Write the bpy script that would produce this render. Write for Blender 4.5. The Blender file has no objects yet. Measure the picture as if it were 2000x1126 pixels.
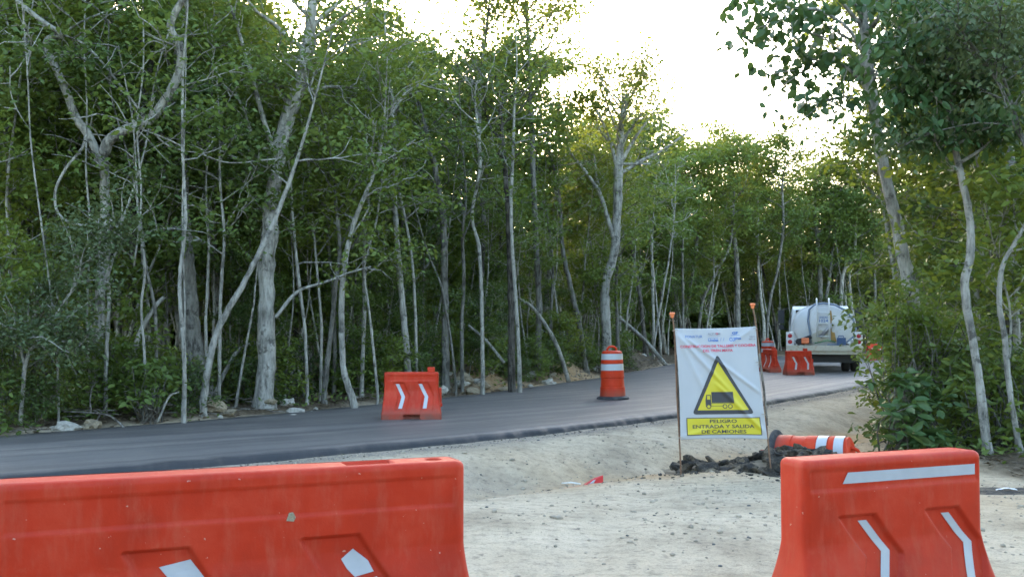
import bpy, bmesh, math, random
import numpy as np
from mathutils import Vector, Matrix, noise as mnoise

# ------------------------------------------------------------------ camera, sky, sun, exposure
S = bpy.context.scene
C = S.collection
R = math.radians
CAMZ, F = 1.45, 2000.0            # camera height, focal length in photo pixels (2000 wide)
PITCH = math.atan(77 / F)
cam = bpy.data.cameras.new('camera')
cam.sensor_width = 36.0
cam.lens = 36.0
cam.clip_start = 0.1
cam.clip_end = 3000
cam.dof.use_dof = False
camo = bpy.data.objects.new('camera', cam)
C.objects.link(camo)
camo.location = (0, 0, CAMZ)
camo.rotation_euler = (R(90) + PITCH, 0, 0)
S.camera = camo

SUN_EL, SUN_AZ = R(12.0), R(-9.0)   # behind the forest, a little to the left of straight ahead
W = bpy.data.worlds.new('World')
S.world = W
W.use_nodes = True
wn = W.node_tree
sky = wn.nodes.new('ShaderNodeTexSky')
sky.sky_type = 'NISHITA'
sky.sun_disc = False
sky.sun_elevation = SUN_EL
sky.sun_rotation = SUN_AZ
sky.altitude = 10
sky.air_density = 1.0
sky.dust_density = 2.2
sky.ozone_density = 1.0
bg = wn.nodes['Background']
bg.inputs['Strength'].default_value = 0.15
wn.links.new(sky.outputs[0], bg.inputs['Color'])
sl = bpy.data.lights.new('sun', 'SUN')
sl.energy = 1.0
sl.angle = R(0.6)
sl.color = (1.0, 0.78, 0.58)
slo = bpy.data.objects.new('sun', sl)
C.objects.link(slo)
sd = Vector((math.sin(SUN_AZ) * math.cos(SUN_EL), math.cos(SUN_AZ) * math.cos(SUN_EL), math.sin(SUN_EL)))
slo.rotation_euler = (-sd).to_track_quat('-Z', 'Y').to_euler()
slo.location = (0, 0, 40)
S.view_settings.view_transform = 'Standard'
S.view_settings.look = 'None'
S.view_settings.gamma = 1.0
S.view_settings.use_curve_mapping = False
S.view_settings.exposure = 3.35
S.render.engine = 'CYCLES'
S.cycles.max_bounces = 6
S.cycles.diffuse_bounces = 3
S.cycles.glossy_bounces = 2
S.cycles.transmission_bounces = 3
S.cycles.use_denoising = True
S.cycles.filter_width = 1.6
S.cycles.adaptive_threshold = .02
S.cycles.use_light_tree = False

rng = np.random.default_rng(7)
random.seed(7)


def at(px, py, d):
    """world point on the ray through photo pixel (px, py), at forward distance d"""
    u, v = (px - 1000) / F, (563 - py) / F
    t = d / (math.cos(PITCH) - v * math.sin(PITCH))
    return Vector((u * t, d, CAMZ + t * (v * math.cos(PITCH) + math.sin(PITCH))))


# ------------------------------------------------------------------ object helpers
def link(name, me, mat=None, parent=None, smooth=False):
    o = bpy.data.objects.new(name, me)
    C.objects.link(o)
    if mat is not None and len(me.materials) == 0:
        for m in (mat if isinstance(mat, (list, tuple)) else [mat]):
            me.materials.append(m)
    if parent is not None:
        o.parent = parent
    if smooth:
        me.polygons.foreach_set('use_smooth', [True] * len(me.polygons))
    return o


def tag(o, label=None, cat=None, group=None, kind=None):
    if label: o['label'] = label
    if cat: o['category'] = cat
    if group: o['group'] = group
    if kind: o['kind'] = kind
    return o


def empty(name, loc=(0, 0, 0), rz=0.0):
    o = bpy.data.objects.new(name, None)
    C.objects.link(o)
    o.location = loc
    o.rotation_euler = (0, 0, rz)
    o.empty_display_size = 0.1
    return o


def copy_tree(o, parent=None):
    c = o.copy()
    C.objects.link(c)
    c.parent = parent
    for ch in [x for x in o.children]:
        copy_tree(ch, c)
    return c


def mesh_np(name, V, Fa):
    """mesh from numpy verts (n,3) and faces (m,k)"""
    me = bpy.data.meshes.new(name)
    V = np.ascontiguousarray(V, dtype=np.float32)
    Fa = np.ascontiguousarray(Fa, dtype=np.int32)
    k = Fa.shape[1]
    me.vertices.add(len(V))
    me.vertices.foreach_set('co', V.ravel())
    me.loops.add(Fa.size)
    me.loops.foreach_set('vertex_index', Fa.ravel())
    me.polygons.add(len(Fa))
    me.polygons.foreach_set('loop_start', np.arange(0, Fa.size, k, dtype=np.int32))
    me.update(calc_edges=True)
    return me


class MB:
    """collects polygons and links them as one mesh object"""
    def __init__(s):
        s.v, s.f = [], []

    def add(s, vs, fs):
        b = len(s.v)
        s.v += [tuple(p) for p in vs]
        s.f += [tuple(b + i for i in f) for f in fs]
        return s

    def box(s, c, d, M=None):
        x, y, z = d[0] / 2, d[1] / 2, d[2] / 2
        P = [Vector((sx * x, sy * y, sz * z)) for sz in (-1, 1) for sy in (-1, 1) for sx in (-1, 1)]
        if M is not None: P = [M @ p for p in P]
        P = [p + Vector(c) for p in P]
        return s.add(P, [(0, 2, 3, 1), (4, 5, 7, 6), (0, 1, 5, 4), (2, 6, 7, 3), (0, 4, 6, 2), (1, 3, 7, 5)])

    def tube(s, path, rad, n=8, cap=True, flute=0.0):
        P = [Vector(p) for p in path]
        if not hasattr(rad, '__len__'): rad = [rad] * len(P)
        up = Vector((0, 0, 1))
        t0 = (P[1] - P[0]).normalized()
        if abs(t0.z) > .9: up = Vector((1, 0, 0))
        a = t0.cross(up).normalized()
        vs, fs = [], []
        for i, p in enumerate(P):
            t = (P[min(i + 1, len(P) - 1)] - P[max(i - 1, 0)]).normalized()
            a = (a - t * a.dot(t)).normalized()
            b = t.cross(a)
            for k in range(n):
                th = 2 * math.pi * k / n
                fl = 1.0 if not flute else 1 + flute * (mnoise.noise(Vector((math.cos(th) * 1.7, math.sin(th) * 1.7, i * .06))) + .6 * mnoise.noise(Vector((math.cos(th) * 4.3, math.sin(th) * 4.3, i * .11))))
                vs.append(p + (a * math.cos(th) + b * math.sin(th)) * rad[i] * fl)
        for i in range(len(P) - 1):
            for k in range(n):
                k2 = (k + 1) % n
                fs.append((i * n + k, i * n + k2, (i + 1) * n + k2, (i + 1) * n + k))
        if cap:
            fs.append(tuple(range(n - 1, -1, -1)))
            fs.append(tuple((len(P) - 1) * n + k for k in range(n)))
        return s.add(vs, fs)

    def lathe(s, prof, n=24, M=None, cap=True):
        vs, fs = [], []
        for r, z in prof:
            for k in range(n):
                th = 2 * math.pi * k / n
                p = Vector((r * math.cos(th), r * math.sin(th), z))
                vs.append(M @ p if M is not None else p)
        for i in range(len(prof) - 1):
            for k in range(n):
                k2 = (k + 1) % n
                fs.append((i * n + k, i * n + k2, (i + 1) * n + k2, (i + 1) * n + k))
        if cap:
            fs.append(tuple(range(n - 1, -1, -1)))
            fs.append(tuple((len(prof) - 1) * n + k for k in range(n)))
        return s.add(vs, fs)

    def grid(s, fn, nu, nv):
        vs = [fn(i / nu, j / nv) for j in range(nv + 1) for i in range(nu + 1)]
        fs = [(j * (nu + 1) + i, j * (nu + 1) + i + 1, (j + 1) * (nu + 1) + i + 1, (j + 1) * (nu + 1) + i) for j in range(nv) for i in range(nu)]
        return s.add(vs, fs)

    def build(s, name, mat, parent=None, smooth=False, bevel=0, seg=2):
        me = bpy.data.meshes.new(name)
        me.from_pydata([tuple(v) for v in s.v], [], s.f)
        me.update()
        o = link(name, me, mat, parent, smooth)
        if smooth == 'auto':
            me.set_sharp_from_angle(angle=R(28))
        if bevel:
            m = o.modifiers.new('bevel', 'BEVEL')
            m.width = bevel
            m.segments = seg
            m.limit_method = 'ANGLE'
            m.angle_limit = R(40)
        return o


# ------------------------------------------------------------------ materials
def mat(name):
    m = bpy.data.materials.new(name)
    m.use_nodes = True
    nt = m.node_tree
    return m, nt, nt.nodes['Principled BSDF']


def nd(nt, t, **kw):
    n = nt.nodes.new(t)
    for k, v in kw.items():
        if hasattr(n, k): setattr(n, k, v)
        else: n.inputs[k.replace('_', ' ')].default_value = v
    return n


def noise_tex(nt, scale, detail=6, rough=.6, vec=None, dist=0.0):
    n = nt.nodes.new('ShaderNodeTexNoise')
    n.inputs['Scale'].default_value = scale
    n.inputs['Detail'].default_value = detail
    n.inputs['Roughness'].default_value = rough
    n.inputs['Distortion'].default_value = dist
    if vec is not None: nt.links.new(vec, n.inputs['Vector'])
    return n


def ramp(nt, fac, stops):
    r = nt.nodes.new('ShaderNodeValToRGB')
    e = r.color_ramp.elements
    while len(e) < len(stops): e.new(0.5)
    for k, (p, c) in enumerate(stops):
        e[k].position = p
        e[k].color = (*c, 1) if len(c) == 3 else c
    nt.links.new(fac, r.inputs[0])
    return r


def mix(nt, fac, a, b, blend='MIX'):
    m = nt.nodes.new('ShaderNodeMix')
    m.data_type = 'RGBA'
    m.blend_type = blend
    for sock, v in ((m.inputs[0], fac), (m.inputs[6], a), (m.inputs[7], b)):
        if hasattr(v, 'is_linked') or hasattr(v, 'links'): nt.links.new(v, sock)
        else: sock.default_value = v if not isinstance(v, tuple) else ((*v, 1) if len(v) == 3 else v)
    return m.outputs[2]


def bump(nt, h, strength, dist, bsdf):
    b = nt.nodes.new('ShaderNodeBump')
    b.inputs['Strength'].default_value = strength
    b.inputs['Distance'].default_value = dist
    nt.links.new(h, b.inputs['Height'])
    nt.links.new(b.outputs[0], bsdf.inputs['Normal'])


def objco(nt):
    return nt.nodes.new('ShaderNodeTexCoord').outputs['Object']


def simple(name, col, rough=.5, metal=0.0, var=.15, scale=8.0, dirt=None, bmp=0.0, spec=0.5):
    """plain paint or plastic with a little uneven wear"""
    m, nt, b = mat(name)
    co = objco(nt)
    n = noise_tex(nt, scale, 5, .6, co)
    lo = tuple(c * (1 - var) for c in col)
    hi = tuple(min(1, c * (1 + var * .5)) for c in col)
    r = ramp(nt, n.outputs[0], [(.3, lo), (.7, hi)])
    c = r.outputs[0]
    if dirt:
        n2 = noise_tex(nt, dirt[1], 7, .7, co)
        f = ramp(nt, n2.outputs[0], [(dirt[2], (0, 0, 0)), (dirt[3], (1, 1, 1))])
        c = mix(nt, f.outputs[0], c, dirt[0])
    nt.links.new(c, b.inputs['Base Color'])
    b.inputs['Roughness'].default_value = rough
    b.inputs['Metallic'].default_value = metal
    b.inputs['Specular IOR Level'].default_value = spec
    if bmp:
        n3 = noise_tex(nt, scale * 6, 4, .6, co)
        bump(nt, n3.outputs[0], .4, bmp, b)
    return m


def leaf_mat(name, stops, trans=.38, rough=.5, tcol=(1.25, 1.12, .65), spec=.3):
    m, nt, b = mat(name)
    g = nt.nodes.new('ShaderNodeNewGeometry')
    oi = nt.nodes.new('ShaderNodeObjectInfo')
    n = noise_tex(nt, .55, 2, .5, g.outputs['Position'])
    a = nd(nt, 'ShaderNodeMath', operation='MULTIPLY_ADD')
    nt.links.new(g.outputs['Random Per Island'], a.inputs[0])
    a.inputs[1].default_value = .32
    nt.links.new(n.outputs[0], a.inputs[2])
    a2 = nd(nt, 'ShaderNodeMath', operation='MULTIPLY_ADD')
    nt.links.new(oi.outputs['Random'], a2.inputs[0])
    a2.inputs[1].default_value = .35
    nt.links.new(a.outputs[0], a2.inputs[2])
    a3 = nd(nt, 'ShaderNodeMath', operation='SUBTRACT')
    nt.links.new(a2.outputs[0], a3.inputs[0])
    a3.inputs[1].default_value = .36
    r = ramp(nt, a3.outputs[0], stops)
    nt.links.new(r.outputs[0], b.inputs['Base Color'])
    b.inputs['Roughness'].default_value = rough
    b.inputs['Specular IOR Level'].default_value = spec
    tr = nt.nodes.new('ShaderNodeBsdfTranslucent')
    tc = mix(nt, 1.0, r.outputs[0], tcol, 'MULTIPLY')
    nt.links.new(tc, tr.inputs['Color'])
    ms = nt.nodes.new('ShaderNodeMixShader')
    ms.inputs[0].default_value = trans
    nt.links.new(b.outputs[0], ms.inputs[1])
    nt.links.new(tr.outputs[0], ms.inputs[2])
    nt.links.new(ms.outputs[0], nt.nodes['Material Output'].inputs['Surface'])
    return m


M = {}
M['leaf'] = leaf_mat('leaf_green', [(.0, (.072, .108, .030)), (.45, (.122, .184, .046)), (.8, (.178, .228, .056)), (1, (.235, .255, .062))], trans=.42)
M['leaf_yellow'] = leaf_mat('leaf_yellow_green', [(.0, (.080, .126, .026)), (.5, (.132, .188, .038)), (1, (.20, .225, .052))], trans=.44)
M['leaf_dark'] = leaf_mat('leaf_dark', [(.0, (.048, .082, .026)), (.5, (.088, .134, .040)), (1, (.135, .180, .050))], trans=.34)
M['leaf_gloss'] = leaf_mat('leaf_glossy', [(.0, (.030, .066, .024)), (.5, (.052, .104, .034)), (1, (.090, .150, .045))], trans=.28, rough=.45, spec=.35)
M['leaf_grey'] = leaf_mat('leaf_grey_green', [(.0, (.062, .090, .040)), (.5, (.100, .135, .058)), (1, (.15, .185, .085))], trans=.3)


def bark_mat(name, dark, mid, pale, patch=.5, scale=1.0):
    m, nt, b = mat(name)
    co = objco(nt)
    mp = nd(nt, 'ShaderNodeMapping')
    mp.inputs['Scale'].default_value = (1, 1, .22)
    nt.links.new(co, mp.inputs['Vector'])
    n1 = noise_tex(nt, 14 * scale, 7, .7, mp.outputs[0])
    r1 = ramp(nt, n1.outputs[0], [(.36, tuple(x * .55 for x in dark)), (.44, dark), (.52, mid), (.66, pale)])
    n2 = noise_tex(nt, 2.6, 4, .6, co)
    r2 = ramp(nt, n2.outputs[0], [(patch - .1, (0, 0, 0)), (patch + .14, (1, 1, 1))])
    c = mix(nt, r2.outputs[0], r1.outputs[0], mix(nt, .55, r1.outputs[0], tuple(x * 1.15 for x in pale)))
    n3 = noise_tex(nt, 5.0, 5, .7, co)
    r3 = ramp(nt, n3.outputs[0], [(.54, (0, 0, 0)), (.64, (.85, .85, .85))])
    c = mix(nt, r3.outputs[0], c, tuple(x * .6 for x in dark))
    nt.links.new(c, b.inputs['Base Color'])
    b.inputs['Roughness'].default_value = .9
    b.inputs['Specular IOR Level'].default_value = .15
    bump(nt, n1.outputs[0], 1.0, .05, b)
    return m


M['bark'] = bark_mat('bark_grey', (.065, .060, .050), (.135, .126, .106), (.235, .222, .19))
M['bark_pale'] = bark_mat('bark_pale', (.12, .112, .095), (.25, .235, .20), (.40, .38, .33), .45)
M['bark_dark'] = bark_mat('bark_brown', (.04, .034, .028), (.085, .075, .062), (.16, .147, .125), .58)


def plastic_orange(name, col, dusty):
    m, nt, b = mat(name)
    co = objco(nt)
    n = noise_tex(nt, 3.0, 5, .6, co)
    r = ramp(nt, n.outputs[0], [(.3, tuple(c * .78 for c in col)), (.52, col), (.74, (col[0] * 1.12, col[1] * 1.9, col[2] * 3.2))])
    # dust clinging in blotches and vertical streaks, scuffs as pale scratches
    mp = nd(nt, 'ShaderNodeMapping')
    mp.inputs['Scale'].default_value = (5, 5, 1.1)
    nt.links.new(co, mp.inputs['Vector'])
    n2 = noise_tex(nt, 3.5, 8, .7, mp.outputs[0])
    f2 = ramp(nt, n2.outputs[0], [(.48, (0, 0, 0)), (.78, (dusty, dusty, dusty))])
    c = mix(nt, f2.outputs[0], r.outputs[0], (.41, .12, .07))
    mp3 = nd(nt, 'ShaderNodeMapping')
    mp3.inputs['Scale'].default_value = (1.6, 1.6, 14)
    mp3.inputs['Rotation'].default_value = (.3, .5, .2)
    nt.links.new(co, mp3.inputs['Vector'])
    n3 = noise_tex(nt, 6, 8, .75, mp3.outputs[0])
    f3 = ramp(nt, n3.outputs[0], [(.67, (0, 0, 0)), (.76, (.55, .55, .55))])
    c = mix(nt, f3.outputs[0], c, (.46, .27, .21))
    n6 = noise_tex(nt, 46, 2, .5, co)                      # chips and paint flecks
    f6 = ramp(nt, n6.outputs[0], [(.75, (0, 0, 0)), (.77, (.6, .6, .6))])
    c = mix(nt, f6.outputs[0], c, (.50, .36, .28))
    n7 = noise_tex(nt, 4.2, 9, .8, co, .6)                 # rubbed, pale scuffs
    f7 = ramp(nt, n7.outputs[0], [(.60, (0, 0, 0)), (.74, (.42, .42, .42))])
    c = mix(nt, f7.outputs[0], c, (.43, .11, .06))
    vz = nt.nodes.new('ShaderNodeSeparateXYZ')
    nt.links.new(co, vz.inputs[0])
    mr = nd(nt, 'ShaderNodeMapRange')
    mr.inputs['From Min'].default_value = .30
    mr.inputs['From Max'].default_value = .0
    nt.links.new(vz.outputs['Z'], mr.inputs['Value'])
    n4 = noise_tex(nt, 5, 6, .65, co)
    mm = nd(nt, 'ShaderNodeMath', operation='MULTIPLY')
    nt.links.new(mr.outputs[0], mm.inputs[0])
    nt.links.new(n4.outputs[0], mm.inputs[1])
    f4 = ramp(nt, mm.outputs[0], [(.10, (0, 0, 0)), (.55, (.9, .9, .9))])
    c = mix(nt, f4.outputs[0], c, (.16, .075, .055))      # road grime near the foot
    nt.links.new(c, b.inputs['Base Color'])
    rr = ramp(nt, n2.outputs[0], [(.3, (.42, .42, .42)), (.7, (.66, .66, .66))])
    nt.links.new(rr.outputs[0], b.inputs['Roughness'])
    b.inputs['Specular IOR Level'].default_value = .22
    n5 = noise_tex(nt, 120, 3, .6, co)
    bump(nt, n5.outputs[0], .25, .002, b)
    return m


M['orange'] = plastic_orange('barrier_orange_plastic', (.455, .028, .007), .40)
M['orange_deep'] = plastic_orange('barrel_orange_plastic', (.52, .034, .006), .2)
M['tape'] = simple('reflective_tape', (.40, .41, .43), .35, var=.08, scale=12, dirt=((.45, .42, .36), 9, .56, .82))
M['rubber'] = simple('black_rubber', (.028, .028, .03), .75, var=.3, dirt=((.16, .15, .13), 6, .5, .85))
M['rebar'] = simple('rusty_rebar', (.19, .105, .06), .8, var=.4, scale=14)
M['cap'] = simple('orange_cap_plastic', (.80, .22, .08), .45)
M['white_paint'] = simple('truck_white_paint', (.70, .70, .69), .35, var=.06, scale=2, dirt=((.45, .38, .27), 2.2, .56, .86))
M['white_old'] = simple('weathered_cream_paint', (.52, .49, .40), .5, var=.12, scale=4, dirt=((.34, .17, .06), 5, .55, .72))
M['black_metal'] = simple('black_chassis', (.022, .022, .024), .6)
M['tyre'] = simple('tyre_rubber', (.022, .022, .022), .85, dirt=((.12, .11, .10), 4, .5, .9))
M['steel'] = simple('dull_steel', (.42, .42, .43), .45, metal=.7)
M['glass_dark'] = simple('dark_glass', (.012, .015, .018), .06)
M['red_lens'] = simple('red_tail_lens', (.42, .02, .03), .2)
M['grey_lens'] = simple('clear_lens', (.45, .45, .46), .2)
M['blue'] = simple('blue_plastic', (.05, .10, .22), .45)
M['hose'] = simple('grey_blue_hose', (.20, .25, .33), .55)
M['hose_green'] = simple('green_hose', (.04, .22, .07), .5)
M['black_print'] = simple('print_dark_grey', (.045, .045, .048), .6, var=.1)
M['yellow_print'] = simple('print_yellow', (.54, .45, .024), .55, var=.06)
M['red_print'] = simple('print_red', (.62, .04, .09), .6, var=.1)
M['blue_print'] = simple('print_blue', (.06, .16, .42), .6, var=.1)
M['grey_print'] = simple('print_grey', (.20, .20, .21), .6, var=.1)
M['vinyl'] = simple('banner_vinyl', (.40, .405, .412), .5, var=.05, scale=3, dirt=((.56, .48, .36), 3.0, .60, .86))
M['rope'] = simple('wire_tie', (.35, .30, .24), .8)
M['rust'] = simple('rust_streak', (.46, .27, .08), .8, var=.3)
M['red_scrap'] = simple('red_plastic_scrap', (.55, .03, .03), .35)
M['scrap_white'] = simple('white_plastic_scrap', (.75, .75, .74), .5)


def rock_mat(name, lo, hi, dust=None):
    m, nt, b = mat(name)
    co = objco(nt)
    n = noise_tex(nt, 5, 8, .7, co)
    r = ramp(nt, n.outputs[0], [(.3, lo), (.62, hi)])
    n2 = noise_tex(nt, 2, 3, .6, co)
    f = ramp(nt, n2.outputs[0], [(.52, (0, 0, 0)), (.7, (.6, .6, .6))])
    c = mix(nt, f.outputs[0], r.outputs[0], tuple(x * .5 for x in lo))
    if dust:
        g_ = nt.nodes.new('ShaderNodeNewGeometry')
        nw_ = noise_tex(nt, 7, 7, .75, g_.outputs['Position'])
        fd = ramp(nt, nw_.outputs[0], [(.46, (0, 0, 0)), (.60, (.85, .85, .85))])
        c = mix(nt, fd.outputs[0], c, dust)
    nt.links.new(c, b.inputs['Base Color'])
    b.inputs['Roughness'].default_value = .92
    b.inputs['Specular IOR Level'].default_value = .1
    n3 = noise_tex(nt, 24, 6, .7, co)
    bump(nt, n3.outputs[0], .8, .02, b)
    return m


M['rock'] = rock_mat('limestone', (.30, .275, .23), (.52, .48, .41))
M['pebble'] = rock_mat('crushed_limestone', (.26, .225, .17), (.46, .39, .30))
M['rock_tan'] = rock_mat('earthy_limestone', (.20, .16, .10), (.40, .33, .23))
M['asphalt_chunk'] = rock_mat('broken_asphalt', (.026, .025, .024), (.075, .070, .065), (.19, .155, .11))
M['chunk_base'] = rock_mat('broken_road_base', (.13, .105, .072), (.28, .23, .165))
M['dead_wood'] = bark_mat('dead_wood', (.10, .085, .07), (.20, .18, .15), (.36, .34, .30), .6)


def ground_mat():
    m, nt, b = mat('limestone_ground')
    co = objco(nt)
    at_ = nd(nt, 'ShaderNodeAttribute')
    at_.attribute_name = 'soil'
    sep = nt.nodes.new('ShaderNodeSeparateColor')
    nt.links.new(at_.outputs['Color'], sep.inputs[0])
    n1 = noise_tex(nt, 1.1, 8, .62, co)
    n2 = noise_tex(nt, 9, 8, .72, co)
    n3 = noise_tex(nt, 55, 5, .7, co)
    r1 = ramp(nt, n1.outputs[0], [(.30, (.355, .287, .206)), (.50, (.505, .414, .300)), (.72, (.60, .50, .375))])
    r2 = ramp(nt, n2.outputs[0], [(.28, (.52, .52, .54)), (.48, (.97, .97, .96)), (.72, (1.12, 1.11, 1.08))])
    c = mix(nt, 1.0, r1.outputs[0], r2.outputs[0], 'MULTIPLY')
    r3 = ramp(nt, n3.outputs[0], [(.30, (.58, .58, .60)), (.46, (1, 1, 1)), (.75, (1.12, 1.12, 1.1))])
    c = mix(nt, 1.0, c, r3.outputs[0], 'MULTIPLY')
    vo = nd(nt, 'ShaderNodeTexVoronoi')
    vo.inputs['Scale'].default_value = 26
    nt.links.new(co, vo.inputs['Vector'])
    rv = ramp(nt, vo.outputs['Color'], [(.06, (.35, .36, .38)), (.16, (1, 1, 1)), (.9, (1, 1, 1)), (1.0, (1.2, 1.2, 1.18))])
    c = mix(nt, .55, c, mix(nt, 1.0, c, rv.outputs[0], 'MULTIPLY'))
    # tan earth
    rt = ramp(nt, n2.outputs[0], [(.3, (.30, .19, .095)), (.6, (.46, .31, .165))])
    ft = nd(nt, 'ShaderNodeMath', operation='MULTIPLY')
    nt.links.new(sep.outputs[0], ft.inputs[0])
    nn = ramp(nt, n1.outputs[0], [(.3, (.6, .6, .6)), (.55, (1, 1, 1))])
    nt.links.new(nn.outputs[0], ft.inputs[1])
    c = mix(nt, ft.outputs[0], c, rt.outputs[0])
    # leaf litter of the forest floor
    rf = ramp(nt, n2.outputs[0], [(.3, (.045, .034, .022)), (.5, (.10, .075, .048)), (.7, (.19, .155, .11))])
    c = mix(nt, sep.outputs[1], c, rf.outputs[0])
    # asphalt crumbs and red paint dust
    fb = nd(nt, 'ShaderNodeMath', operation='MULTIPLY')
    nt.links.new(sep.outputs[2], fb.inputs[0])
    nb = ramp(nt, n3.outputs[0], [(.42, (0, 0, 0)), (.56, (1, 1, 1))])
    nt.links.new(nb.outputs[0], fb.inputs[1])
    c = mix(nt, fb.outputs[0], c, (.10, .10, .105))
    at2 = nd(nt, 'ShaderNodeAttribute')
    at2.attribute_name = 'red'
    fr = nd(nt, 'ShaderNodeMath', operation='MULTIPLY')
    nt.links.new(at2.outputs['Fac'], fr.inputs[0])
    nr_ = ramp(nt, n2.outputs[0], [(.42, (0, 0, 0)), (.55, (1, 1, 1))])
    nt.links.new(nr_.outputs[0], fr.inputs[1])
    c = mix(nt, fr.outputs[0], c, (.50, .13, .07))
    nt.links.new(c, b.inputs['Base Color'])
    b.inputs['Roughness'].default_value = .95
    b.inputs['Specular IOR Level'].default_value = .1
    ad = nd(nt, 'ShaderNodeMath', operation='ADD')
    nt.links.new(n3.outputs[0], ad.inputs[0])
    nt.links.new(n2.outputs[0], ad.inputs[1])
    bump(nt, ad.outputs[0], .8, .03, b)
    return m


def asphalt_mat():
    m, nt, b = mat('fresh_asphalt')
    uv = nd(nt, 'ShaderNodeUVMap')
    uv.uv_map = 'along'
    mp = nd(nt, 'ShaderNodeMapping')
    mp.inputs['Scale'].default_value = (.012, .40, 1)
    nt.links.new(uv.outputs[0], mp.inputs['Vector'])
    n1 = noise_tex(nt, 3.2, 6, .6, mp.outputs[0])          # roller streaks along the road
    r1 = ramp(nt, n1.outputs[0], [(.30, (.055, .052, .050)), (.42, (.118, .108, .099)), (.50, (.072, .066, .062)), (.60, (.142, .128, .115)), (.72, (.096, .088, .081))])
    co = objco(nt)
    n2 = noise_tex(nt, .6, 6, .65, co)
    r2 = ramp(nt, n2.outputs[0], [(.35, (.85, .85, .87)), (.65, (1.2, 1.18, 1.14))])
    c = mix(nt, 1.0, r1.outputs[0], r2.outputs[0], 'MULTIPLY')
    n3 = noise_tex(nt, 90, 4, .7, co)
    r3 = ramp(nt, n3.outputs[0], [(.3, (.65, .65, .65)), (.7, (1.35, 1.35, 1.35))])
    c = mix(nt, 1.0, c, r3.outputs[0], 'MULTIPLY')
    sp = nt.nodes.new('ShaderNodeSeparateXYZ')
    nt.links.new(uv.outputs[0], sp.inputs[0])
    n4 = noise_tex(nt, 1.3, 4, .6, co)
    ad = nd(nt, 'ShaderNodeMath', operation='MULTIPLY_ADD')
    nt.links.new(n4.outputs[0], ad.inputs[0])
    ad.inputs[1].default_value = .5
    nt.links.new(sp.outputs['Y'], ad.inputs[2])
    fe = ramp(nt, ad.outputs[0], [(.26, (1, 1, 1)), (.48, (0, 0, 0))])   # darker uncompacted seam at the near edge
    c = mix(nt, fe.outputs[0], c, (.020, .020, .021))
    nt.links.new(c, b.inputs['Base Color'])
    b.inputs['Roughness'].default_value = .58
    b.inputs['Specular IOR Level'].default_value = .45
    bump(nt, n3.outputs[0], .7, .006, b)
    return m


M['ground'] = ground_mat()
M['asphalt'] = asphalt_mat()

# ------------------------------------------------------------------ the lie of the land
def catmull(P, n):
    P = [np.array(p, float) for p in P]
    P = [2 * P[0] - P[1]] + P + [2 * P[-1] - P[-2]]
    out = []
    for i in range(1, len(P) - 2):
        for k in range(n):
            t = k / n
            a, b, c, d = P[i - 1], P[i], P[i + 1], P[i + 2]
            out.append(.5 * ((2 * b) + (c - a) * t + (2 * a - 5 * b + 4 * c - d) * t * t + (3 * b - a - 3 * c + d) * t ** 3))
    out.append(P[-2])
    return np.array(out)


NEAR = catmull([(-30, -10), (-14, 2.6), (-9, 6.7), (-5, 10), (-2.9, 11.7), (0, 14.3), (2.8, 17.5), (5.1, 20.5), (9.1, 26.4), (13.5, 33), (19, 38.6), (27, 43), (48, 47)], 8)
FAR = catmull([(-34, -8), (-16, 5.4), (-11, 9.8), (-6.9, 13.8), (-4.3, 17), (-1.1, 22), (2.3, 29.5), (5.0, 37), (7.5, 44), (11, 50.5), (17, 55.5), (27, 58.5), (48, 60)], 8)
RIGHT = np.array([(4.6, 5.0), (5.1, 9.5), (5.25, 12.6), (6.2, 16), (8.2, 21), (11.4, 27.5), (15.5, 32.5), (21, 37), (28, 40.5), (48, 44)], float)   # where the wood on the right begins


def sdist(X, Y, L):
    """signed distance to polyline L, positive on its left"""
    X = np.asarray(X, float); Y = np.asarray(Y, float)
    A_, D_ = L[:-1], np.diff(L, axis=0)
    L2 = (D_ ** 2).sum(1)
    if X.size < 64:
        px, py = X.reshape(-1, 1) - A_[:, 0], Y.reshape(-1, 1) - A_[:, 1]
        t = ((px * D_[:, 0] + py * D_[:, 1]) / L2).clip(0, 1)
        r = np.hypot(px - t * D_[:, 0], py - t * D_[:, 1])
        k = r.argmin(1)
        n = np.arange(len(k))
        cr = (D_[:, 0] * py - D_[:, 1] * px)[n, k]
        return (r[n, k] * np.where(cr >= 0, 1.0, -1.0)).reshape(X.shape)
    best = np.full(X.shape, 1e9); sg = np.ones(X.shape)
    for a, d, l2 in zip(A_, D_, L2):
        px, py = X - a[0], Y - a[1]
        t = ((px * d[0] + py * d[1]) / l2).clip(0, 1)
        r = np.hypot(px - t * d[0], py - t * d[1])
        m = r < best
        best[m] = r[m]
        sg[m] = np.where(d[0] * py[m] - d[1] * px[m] >= 0, 1.0, -1.0)
    return best * sg


_L = np.random.default_rng(3).random((128, 128))


def vnoise(X, Y, s, o=0.0):
    x = np.asarray(X) * s + 37.3 + o * 11.7
    y = np.asarray(Y) * s + 91.1 + o * 5.3
    i, j = np.floor(x).astype(int), np.floor(y).astype(int)
    f, g = x - i, y - j
    f, g = f * f * (3 - 2 * f), g * g * (3 - 2 * g)
    q = lambda a, b: _L[a % 128, b % 128]
    return (q(i, j) * (1 - f) + q(i + 1, j) * f) * (1 - g) + (q(i, j + 1) * (1 - f) + q(i + 1, j + 1) * f) * g - .5


def fbm(X, Y, s, n=4, o=0.0):
    r = 0
    for k in range(n): r = r + vnoise(X, Y, s * 2.03 ** k, o + k) * .5 ** k
    return r


def sm(a, b, x):
    t = np.clip((np.asarray(x) - a) / (b - a), 0, 1)
    return t * t * (3 - 2 * t)


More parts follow.
